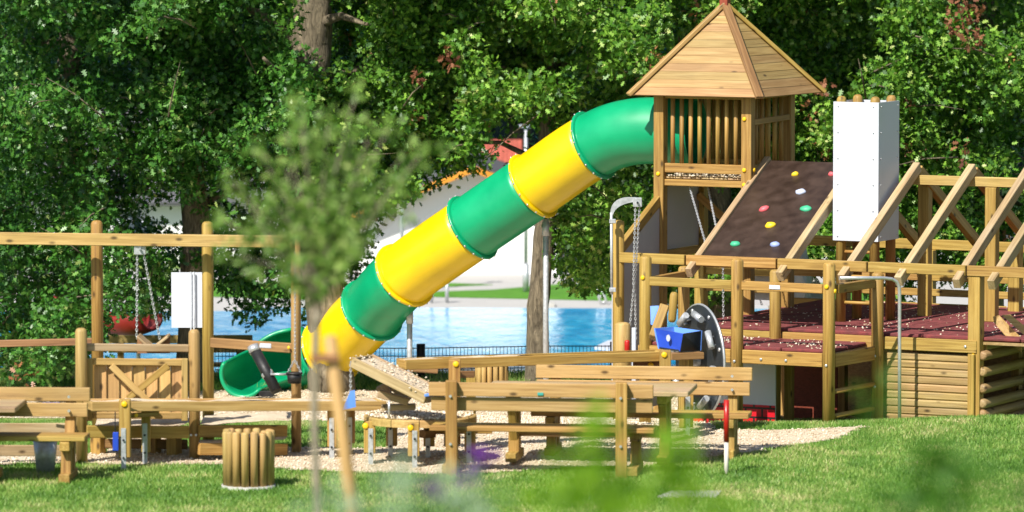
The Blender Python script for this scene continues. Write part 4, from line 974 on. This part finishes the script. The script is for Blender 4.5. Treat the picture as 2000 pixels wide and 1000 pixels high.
# galvanised bucket
zb_ = root('zinc_bucket', 'grey zinc bucket standing behind the left bench', 'bucket', gloc(88, 51.0)); p = Vector(gloc(88, 51.0))
rod('bucket_body', p, p+ZZ*.34, .09, STEEL, zb_, n=24, r2=.125); rod('bucket_rim', p+ZZ*.33, p+ZZ*.35, .132, BRIGHT, zb_, n=24)
bp_ = beam('blue_plate', P(82, 789, 51.5), P(118, 789, 51.5), .01, .03, BLU, None); tag(bp_, 'narrow blue plate behind the left bench back', 'plate')
# red and white stake
stk = root('marking_stake', 'thin marking stake painted red above and white below in front of the right bench', 'stake', gloc(1419, 50.9)); p = Vector(gloc(1419, 50.9))
rod('white_part', p-ZZ*.1, p+ZZ*.32, .022, plain('stake_white', (.6, .57, .5)), stk); rod('red_part', p+ZZ*.32, p+ZZ*.74, .027, REDP, stk)
sb = poly_sheet('stone_slab', [Vector(gloc(1285, 48.9))-ZZ*.01, Vector(gloc(1400, 48.9))-ZZ*.01, Vector(gloc(1410, 49.35))-ZZ*.01, Vector(gloc(1310, 49.3))-ZZ*.01], .03, (0, 0, 1), BAG); tag(sb, 'flat grey stone slab in the grass below the right bench', 'slab')
bo = root('boulders', 'x', 'y') if False else None
for k, (px, py, d, s) in enumerate(((1545, 560, 62.5, .35), (1580, 600, 63, .25))):
    bm = bmesh.new(); bmesh.ops.create_icosphere(bm, subdivisions=3, radius=1); c = P(px, py, d)
    for v in bm.verts: v.co = Vector((v.co.x*s*.8, v.co.y*s*.6, v.co.z*s*1.6))*(1+.25*noise.noise(v.co*1.7+Vector((k*5, 0, 0))))
    o = link('boulder', from_bm(bm), BAG, None, Matrix.Translation(c)); tag(o, ('taller' if k == 0 else 'smaller')+' pale boulder seen through the playhouse frame', 'boulder')
# ================= TREES =================
OAKL = np.array([(0, 0), (.07, .10), (.20, .13), (.12, .26), (.30, .38), (.17, .47), (.33, .66), (.17, .72), (.12, .9), (0, 1.0), (-.12, .9), (-.17, .72), (-.33, .66), (-.17, .47), (-.30, .38), (-.12, .26), (-.20, .13), (-.07, .10)], float)
OAKS = np.array([(0, 0), (.24, .12), (.08, .25), (.38, .40), (.11, .50), (.36, .76), (.10, .78), (0, 1.05), (-.10, .78), (-.36, .76), (-.11, .50), (-.38, .40), (-.08, .25), (-.24, .12)], float)
ELL = np.array([(0, 0), (.16, .25), (.2, .5), (.12, .8), (0, 1), (-.12, .8), (-.2, .5), (-.16, .25)], float)
QD = np.array([(0, 0), (.32, .5), (0, 1), (-.32, .5)], float)
def leaf_mesh(name, B, dirs, nrm, size, shape, val):
    """B base points, dirs leaf axis, nrm approximate normal"""
    n = len(B); d = dirs/np.linalg.norm(dirs, axis=1)[:, None]; s = np.cross(d, nrm); s /= np.linalg.norm(s, axis=1)[:, None]+1e-9; u = np.cross(s, d)
    sh = shape; fold = .22*np.abs(sh[:, 0])[None]*rng.uniform(-.3, 1.4, (n, 1)) - .18*(sh[:, 1]**2)[None]*rng.uniform(-.3, 1.2, (n, 1))
    v = B[:, None]+(s[:, None]*sh[None, :, 0, None]+d[:, None]*sh[None, :, 1, None]+u[:, None]*fold[..., None])*size[:, None, None]
    return fast_mesh(name, v.reshape(-1, 3), len(sh), np.arange(n*len(sh)), np.repeat(val, len(sh)))
def crown(parent, centers, per, spread, size, shape, mat, vshift=0.0, name='crown', up=.55, face=0.0):
    n = len(centers)*per; c = np.repeat(np.asarray(centers), per, 0); off = rng.normal(0, 1, (n, 3)); off /= np.linalg.norm(off, axis=1)[:, None]
    B = c+off*(spread*rng.random((n, 1))**.5); dirs = off*.8+rng.normal(0, .5, (n, 3)); dirs[:, 2] -= .15
    nr = rng.normal(0, .72, (n, 3)); nr[:, 2] += up; nr[:, 1] -= .35+face; nr[:, 0] -= .2
    cv = np.repeat(rng.normal(0, .13, len(centers)), per); val = np.clip(.42+vshift+cv+rng.normal(0, .2, n), 0, .93)
    br = rng.random(len(centers)) < .004; val = np.where(np.repeat(br, per), 1.0, val)
    me = leaf_mesh(name, B, dirs, nr, size*rng.uniform(.65, 1.25, n), shape, val)
    o = link(name, me, mat, parent, Matrix.Identity(4)); o['kind'] = 'stuff'; return o
def limb(name, pts, radii, parent, mat=BARK, n=12, rough=.04):
    out = []; rr = []
    for i in range(len(pts)-1):
        for k in range(6):
            t = k/6; p = pts[i].lerp(pts[i+1], t); r_ = radii[i]*(1-t)+radii[i+1]*t
            out.append(p+noise.noise_vector(p*1.3)*rough); rr.append(r_)
    out.append(pts[-1]); rr.append(radii[-1]); bm = sweep(out, rr, n, True)
    for v in bm.verts: v.co += noise.noise_vector(v.co*6)*rr[0]*.10
    return link_bm(name, bm, mat, parent)
def lowlimit(px):
    return float(np.interp(px, [-100, 90, 130, 190, 206, 330, 335, 400, 430, 500, 550, 565, 600, 690, 760, 830, 870, 900, 960, 1010, 1060, 1085, 1120, 1195, 1290, 1400, 1500, 1640, 1760, 1850, 2100],
                            [735, 735, 720, 700, 615, 600, 520, 520, 560, 640, 625, 600, 640, 560, 405, 372, 352, 325, 320, 330, 400, 540, 555, 560, 590, 600, 520, 520, 610, 545, 540]))
def hole(px, py):
    if 578 < px < 655 and py < 104+.3*(px-615): return 1.0
    if 1028 < px < 1075 and py > 450: return 1.0
    for cx, cy, rx, ry, k in ((985, 270, 55, 55, .8), (900, 365, 85, 42, .93), (800, 430, 60, 40, .8), (500, 390, 55, 45, .66), (360, 420, 60, 28, .7), (420, 340, 50, 40, .5), (700, 420, 80, 40, .5), (820, 330, 50, 30, .55), (480, 30, 30, 40, .4), (1110, 480, 35, 30, .35), (1790, 520, 60, 40, .4), (300, 400, 40, 40, .35)):
        if ((px-cx)/rx)**2+((py-cy)/ry)**2 < 1: return k
    return 0.0
def near_slide(px, py):
    for (x0, y0, _), (x1, y1, _) in zip(SLP, SLP[1:]):
        L2 = (x1-x0)**2+(y1-y0)**2; t = max(0, min(1, ((px-x0)*(x1-x0)+(py-y0)*(y1-y0))/L2))
        if math.hypot(px-x0-t*(x1-x0), py-y0-t*(y1-y0)) < 108: return True
    return False
SLP = FL+[(560, 715, 0), (460, 740, 0)]
def tree_centers(n, pxr, d0, d1, top=-330, seed=0, clump=.05, fade=0.0, weight=None):
    out = []; tries = 0
    while len(out) < n and tries < n*40:
        tries += 1
        px = rng.uniform(*pxr); py = rng.uniform(top, 740); d = d0+(d1-d0)*rng.random()**1.4
        ll = lowlimit(px)+18*noise.noise(Vector((px*.02, py*.02, seed)))
        if py > ll: continue
        p = P(px, py, d)
        if p.z < gz(p.x, d)+.05: continue
        if near_slide(px, py) and d < (64.2 if px < 860 else 62.6): continue
        if px > 1230 and py > 180 and d < 62.3: continue
        k = hole(px, py)
        if k and rng.random() < (k if k < 1 else (1 if d < d1-.2 or py > 0 else 0)): continue
        nn = noise.noise(p*.95+Vector((seed, 0, 0)))+.55*noise.noise(p*2.3+Vector((0, seed, 0)))
        if nn < clump-.12: continue
        edge = min(px-pxr[0], pxr[1]-px)
        if edge < 60 and rng.random() > .35+edge/95: continue
        # front surface is bumpy: push clumps back by noise
        if d < d0+1.3*max(0, .5+noise.noise(Vector((px*.006, py*.009, seed+4)))*1.3): continue
        out.append(tuple(p))
    return out
_lp = []      # what the photograph shows in full sun: no leaves between it and the sun
for a_, b_ in zip(FL, FL[1:]): _lp += [(P(*a_).lerp(P(*b_), t), .60) for t in (0, .25, .5, .75, 1)]
_lp += [(P(590, 705, 63.3), .62), (P(550, 700, 63.3), .62), (P(510, 710, 63.2), .6), (P(470, 735, 62.3), .6)]
_lp += [(P(1050, y, 63.8), .34) for y in range(440, 745, 25)] + [(P(612, y, 63.0), .36) for y in range(5, 100, 12)]
def sunlit(arr):
    keep = np.ones(len(arr), bool); s_ = np.array(sdir)
    for p, r_ in _lp:
        v = arr-np.array(p); k = v @ s_; dist = np.linalg.norm(v-k[:, None]*s_, axis=1); keep &= ~((k > 0) & (dist < r_))
    return arr[keep]
TREES = [
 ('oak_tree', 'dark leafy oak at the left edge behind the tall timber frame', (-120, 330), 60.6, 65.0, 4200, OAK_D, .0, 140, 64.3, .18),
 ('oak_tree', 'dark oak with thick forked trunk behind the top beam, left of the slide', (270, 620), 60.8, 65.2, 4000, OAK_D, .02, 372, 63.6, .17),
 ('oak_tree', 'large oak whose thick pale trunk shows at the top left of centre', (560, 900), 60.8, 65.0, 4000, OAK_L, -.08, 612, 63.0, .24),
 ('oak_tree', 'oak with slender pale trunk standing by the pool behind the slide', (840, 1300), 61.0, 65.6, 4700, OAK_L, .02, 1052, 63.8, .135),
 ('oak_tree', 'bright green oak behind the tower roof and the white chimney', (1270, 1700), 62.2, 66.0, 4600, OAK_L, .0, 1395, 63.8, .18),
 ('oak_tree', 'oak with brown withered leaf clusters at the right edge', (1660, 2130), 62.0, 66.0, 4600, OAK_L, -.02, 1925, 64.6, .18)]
trunk_top = {1052: -300}
for i, (nm, lab, pxr, d0, d1, n, mt, vsft, tpx, td, tr) in enumerate(TREES):
    b = P(tpx, 700, td); zb = gz(b.x, td)-.1; r_ = root(nm, lab, 'tree', (b.x, td, zb), 'oaks between the playground and the pool')
    lean = .12 if tpx == 1052 else (-.1 if i % 2 else .08)
    if tpx == 1052: tp = [Vector((b.x-.02, td, zb)), P(1050, 600, td), P(1064, 440, td), P(1072, 200, td), P(1075, -300, td)]
    elif tpx == 612: tp = [Vector((b.x+.25, td, zb)), P(628, 500, td), P(604, 200, td), P(612, 60, td), P(608, -60, td), P(620, -300, td)]
    else: tp = [Vector((b.x, td, zb)), P(tpx+12, 450, td), P(tpx-8, 200, td), P(tpx+5, -50, td), P(tpx+15, -320, td)]
    fl = [1.12, 1.0, .92, .8, .6] if len(tp) == 5 else [1.2, 1.0, 1.0, 1.0, .9, .7]
    tk = limb('trunk', tp, [tr*f for f in fl], r_, n=28, rough=.03)
    for k in range(9):
        f = (.62 if tpx == 1052 else .3)+(.33 if tpx == 1052 else .62)*k/8; j = f*(len(tp)-1); q = tp[int(j)].lerp(tp[min(len(tp)-1, int(j)+1)], j-int(j)); ang = k*2.4+i; ln = rng.uniform(1.1, 2.3)
        e = q+Vector((math.cos(ang)*ln, math.sin(ang)*ln*.7, rng.uniform(-.1, .9))); m_ = q.lerp(e, .5)+ZZ*.12
        limb('branch', [q, m_, e], [tr*.35, tr*.2, .02], tk, n=7)
    cen = tree_centers(n, pxr, d0, d1, seed=i*3.7, clump=.05); arr = sunlit(np.array(cen))
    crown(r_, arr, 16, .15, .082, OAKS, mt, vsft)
    # twigs reaching into the gaps
    bm = bmesh.new()
    for k in rng.choice(len(arr), 90, replace=False):
        c = Vector(arr[k]); e = c+Vector((rng.normal(0, .35), rng.normal(0, .2), rng.normal(.1, .25))); sweep([c, c.lerp(e, .5)+ZZ*.04, e], [.012, .008, .003], 4, True, bm)
    o = link_bm('twigs', bm, BARK, r_); o['kind'] = 'stuff'
WITH = leaf_mat('withered_leaf', [(0, (.10, .03, .015)), (1, (.36, .16, .08))], .7, .2, .3)
for own, spots_ in ((5, [(1885, 35, 34, 50), (1905, 85, 22, 18), (1880, 298, 9, 18)]), (4, [(1610, 165, 12, 14), (1770, 215, 14, 14)]), (3, [(870, 110, 6, 22), (885, 128, 5, 8)]), (2, [(808, 152, 9, 14)])):
    cs = []
    for (x_, y_, rx, ry) in spots_:
        for _ in range(int(3+rx*ry/60)):
            a = rng.uniform(0, 6.28); q = math.sqrt(rng.random()); cs.append(tuple(P(x_+math.cos(a)*q*rx, y_+math.sin(a)*q*ry, TREES[own][3]+.25+rng.normal(0, .15))))
    tree_o = [o for o in bpy.data.objects if o.get('label') == TREES[own][1]][0]
    crown(tree_o, cs, 4, .06, .085, OAKS, WITH, 0, 'withered_leaves')
# dark wood beyond the pool building
for k in range(9):
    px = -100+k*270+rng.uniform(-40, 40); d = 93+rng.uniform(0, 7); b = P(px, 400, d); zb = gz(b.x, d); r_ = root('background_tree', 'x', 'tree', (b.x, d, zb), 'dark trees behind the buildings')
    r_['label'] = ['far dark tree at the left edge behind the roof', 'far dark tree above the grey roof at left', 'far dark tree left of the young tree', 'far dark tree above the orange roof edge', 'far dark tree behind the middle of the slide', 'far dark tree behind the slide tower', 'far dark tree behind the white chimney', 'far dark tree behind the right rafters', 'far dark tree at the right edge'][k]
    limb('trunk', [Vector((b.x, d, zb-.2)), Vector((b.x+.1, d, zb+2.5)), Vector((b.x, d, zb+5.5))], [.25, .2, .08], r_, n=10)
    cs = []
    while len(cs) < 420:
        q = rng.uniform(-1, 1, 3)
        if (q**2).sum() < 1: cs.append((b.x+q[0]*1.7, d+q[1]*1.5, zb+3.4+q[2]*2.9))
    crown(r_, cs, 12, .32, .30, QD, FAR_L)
hs = [float(a) for a in np.arange(-26, 27, 2)]
# ================= YOUNG TREE IN FRONT =================
YT = root('young_tree', 'blurred young tree with pale thin trunk standing nearest to the camera', 'tree', tuple(GD(620, 30)))
g_ = GD(622, 30); tk = limb('trunk', [g_-ZZ*.1, P(620, 1000, 30), P(614, 800, 30), P(617, 600, 30)], [.034, .026, .023, .021], YT, YBARK, 12, .004)
ytips = []
def branch(p, q, r0, depth):
    limb('branch', [p, p.lerp(q, .5)+Vector((rng.normal(0, .01), rng.normal(0, .01), .01)), q], [r0, r0*.75, r0*.45], tk, YBARK, 6, .006)
ends = [(455, 355), (440, 430), (470, 500), (510, 300), (530, 380), (560, 260), (585, 225), (560, 330), (600, 300), (590, 205), (640, 250), (690, 200), (665, 290), (720, 270), (700, 340), (760, 250), (790, 300), (825, 300), (770, 360), (735, 420), (800, 400), (690, 440), (640, 380), (545, 470), (570, 540), (665, 520), (600, 440), (615, 500), (720, 480), (500, 430), (650, 450), (580, 400), (690, 270), (480, 395), (655, 560), (590, 560)]
cs = []
for k, (ex, ey) in enumerate(ends):
    d_ = 30+rng.normal(0, .16); a = P(617+rng.normal(0, 4), 600-(600-ey)*.30*rng.random(), 30); b = P(ex, ey, d_); m = a.lerp(b, .45)+ZZ*.05
    limb('branch', [a, m, b], [.010, .007, .0035], tk, YBARK, 6, .006)
    for t in (.45, .62, .8, .95, 1.03):
        p = (a.lerp(m, t*2) if t < .5 else m.lerp(b, t*2-1)); p = p+Vector((rng.normal(0, .035), rng.normal(0, .07), rng.normal(0, .03)))
        if rng.random() < .18: continue
        for _ in range(3): cs.append(p+Vector((rng.normal(0, .016), rng.normal(0, .02), rng.normal(0, .022))))
crown(YT, [tuple(c) for c in cs], 5, .03, .062, ELL, YNG, 0, up=.3)
sk = rod('tree_stake', GD(728, 29.6)-ZZ*.3, P(644, 655, 29.95), .040, W2, None, dome=.02); tag(sk, 'slanting round wooden stake supporting the young tree', 'stake')
tb_ = beam('tie_band', P(608, 700, 29.88), P(662, 700, 29.9), .09, .045, W6, None); tag(tb_, 'brown tie band joining the young tree to its stake', 'tie band')
# ================= FOREGROUND PLANTS =================
def plant(name, label, spots, d, leafs, size, mat, shape=ELL, spread=.05, stem_mat=PLT, group='blurred plants in the foreground', fl=None):
    b = GD(spots[0][0], d); r_ = root(name, label, 'plant', tuple(b), group); cs = []; bm = bmesh.new()
    for (px, py, rx, ry) in spots:
        top = P(px, py-ry*.6, d); base = Vector((b.x+(top.x-b.x)*.55, d+rng.normal(0, .03), gz(b.x, d)-.02)); sweep([base, base.lerp(top, .5)+Vector((.01, 0, 0)), top], [.006, .005, .003], 6, True, bm)
        for _ in range(leafs):
            a = rng.uniform(0, 6.28); q = math.sqrt(rng.random()); cs.append(tuple(P(px+math.cos(a)*q*rx, py+math.sin(a)*q*ry, d+rng.normal(0, .07))))
    link_bm('stems', bm, stem_mat, r_)['kind'] = 'stuff'
    crown(r_, cs, 5, spread, size, shape, mat, 0, 'leaves', .2, .3)
    if fl:
        cs = []
        for (px, py, rx, ry) in fl:
            for _ in range(int(10+rx*ry/60)):
                a = rng.uniform(0, 6.28); q = math.sqrt(rng.random()); cs.append(tuple(P(px+math.cos(a)*q*rx, py+math.sin(a)*q*ry, d+rng.normal(0, .03))))
        crown(r_, cs, 6, .015, .03, ELL, PUR, 0, 'flower', .2, .3)
    return r_
plant('leafy_plant', 'bright green blurred leafy plant at the bottom centre right', [(1190, 930, 110, 60), (1120, 965, 120, 50), (1310, 970, 110, 45), (1165, 830, 24, 60), (1320, 870, 18, 60), (1200, 960, 150, 45)], 17, 17, .06, PLT)
plant('leafy_plant', 'darker green blurred plant at the bottom right corner', [(1940, 980, 110, 50), (1880, 930, 45, 45), (1830, 890, 25, 45), (1770, 980, 50, 40)], 17.5, 15, .06, DPL)
plant('leafy_plant', 'pale green thin blurred shoots right of the picnic bench', [(1690, 790, 22, 60), (1740, 720, 16, 60), (1650, 960, 60, 40)], 18, 4, .04, DPL)
plant('flowering_plant', 'silvery green blurred plant with purple flowers at the bottom left of centre', [(850, 965, 90, 50), (700, 985, 90, 30), (780, 950, 60, 40), (940, 985, 60, 30)], 18, 14, .05, SIL, fl=[(845, 957, 16, 16)])
plant('flowering_plant', 'tall purple flower spike in front of the picnic bench', [(925, 960, 30, 50)], 26, 6, .045, SIL, fl=[(925, 905, 20, 35), (948, 890, 24, 14), (905, 935, 14, 14)])
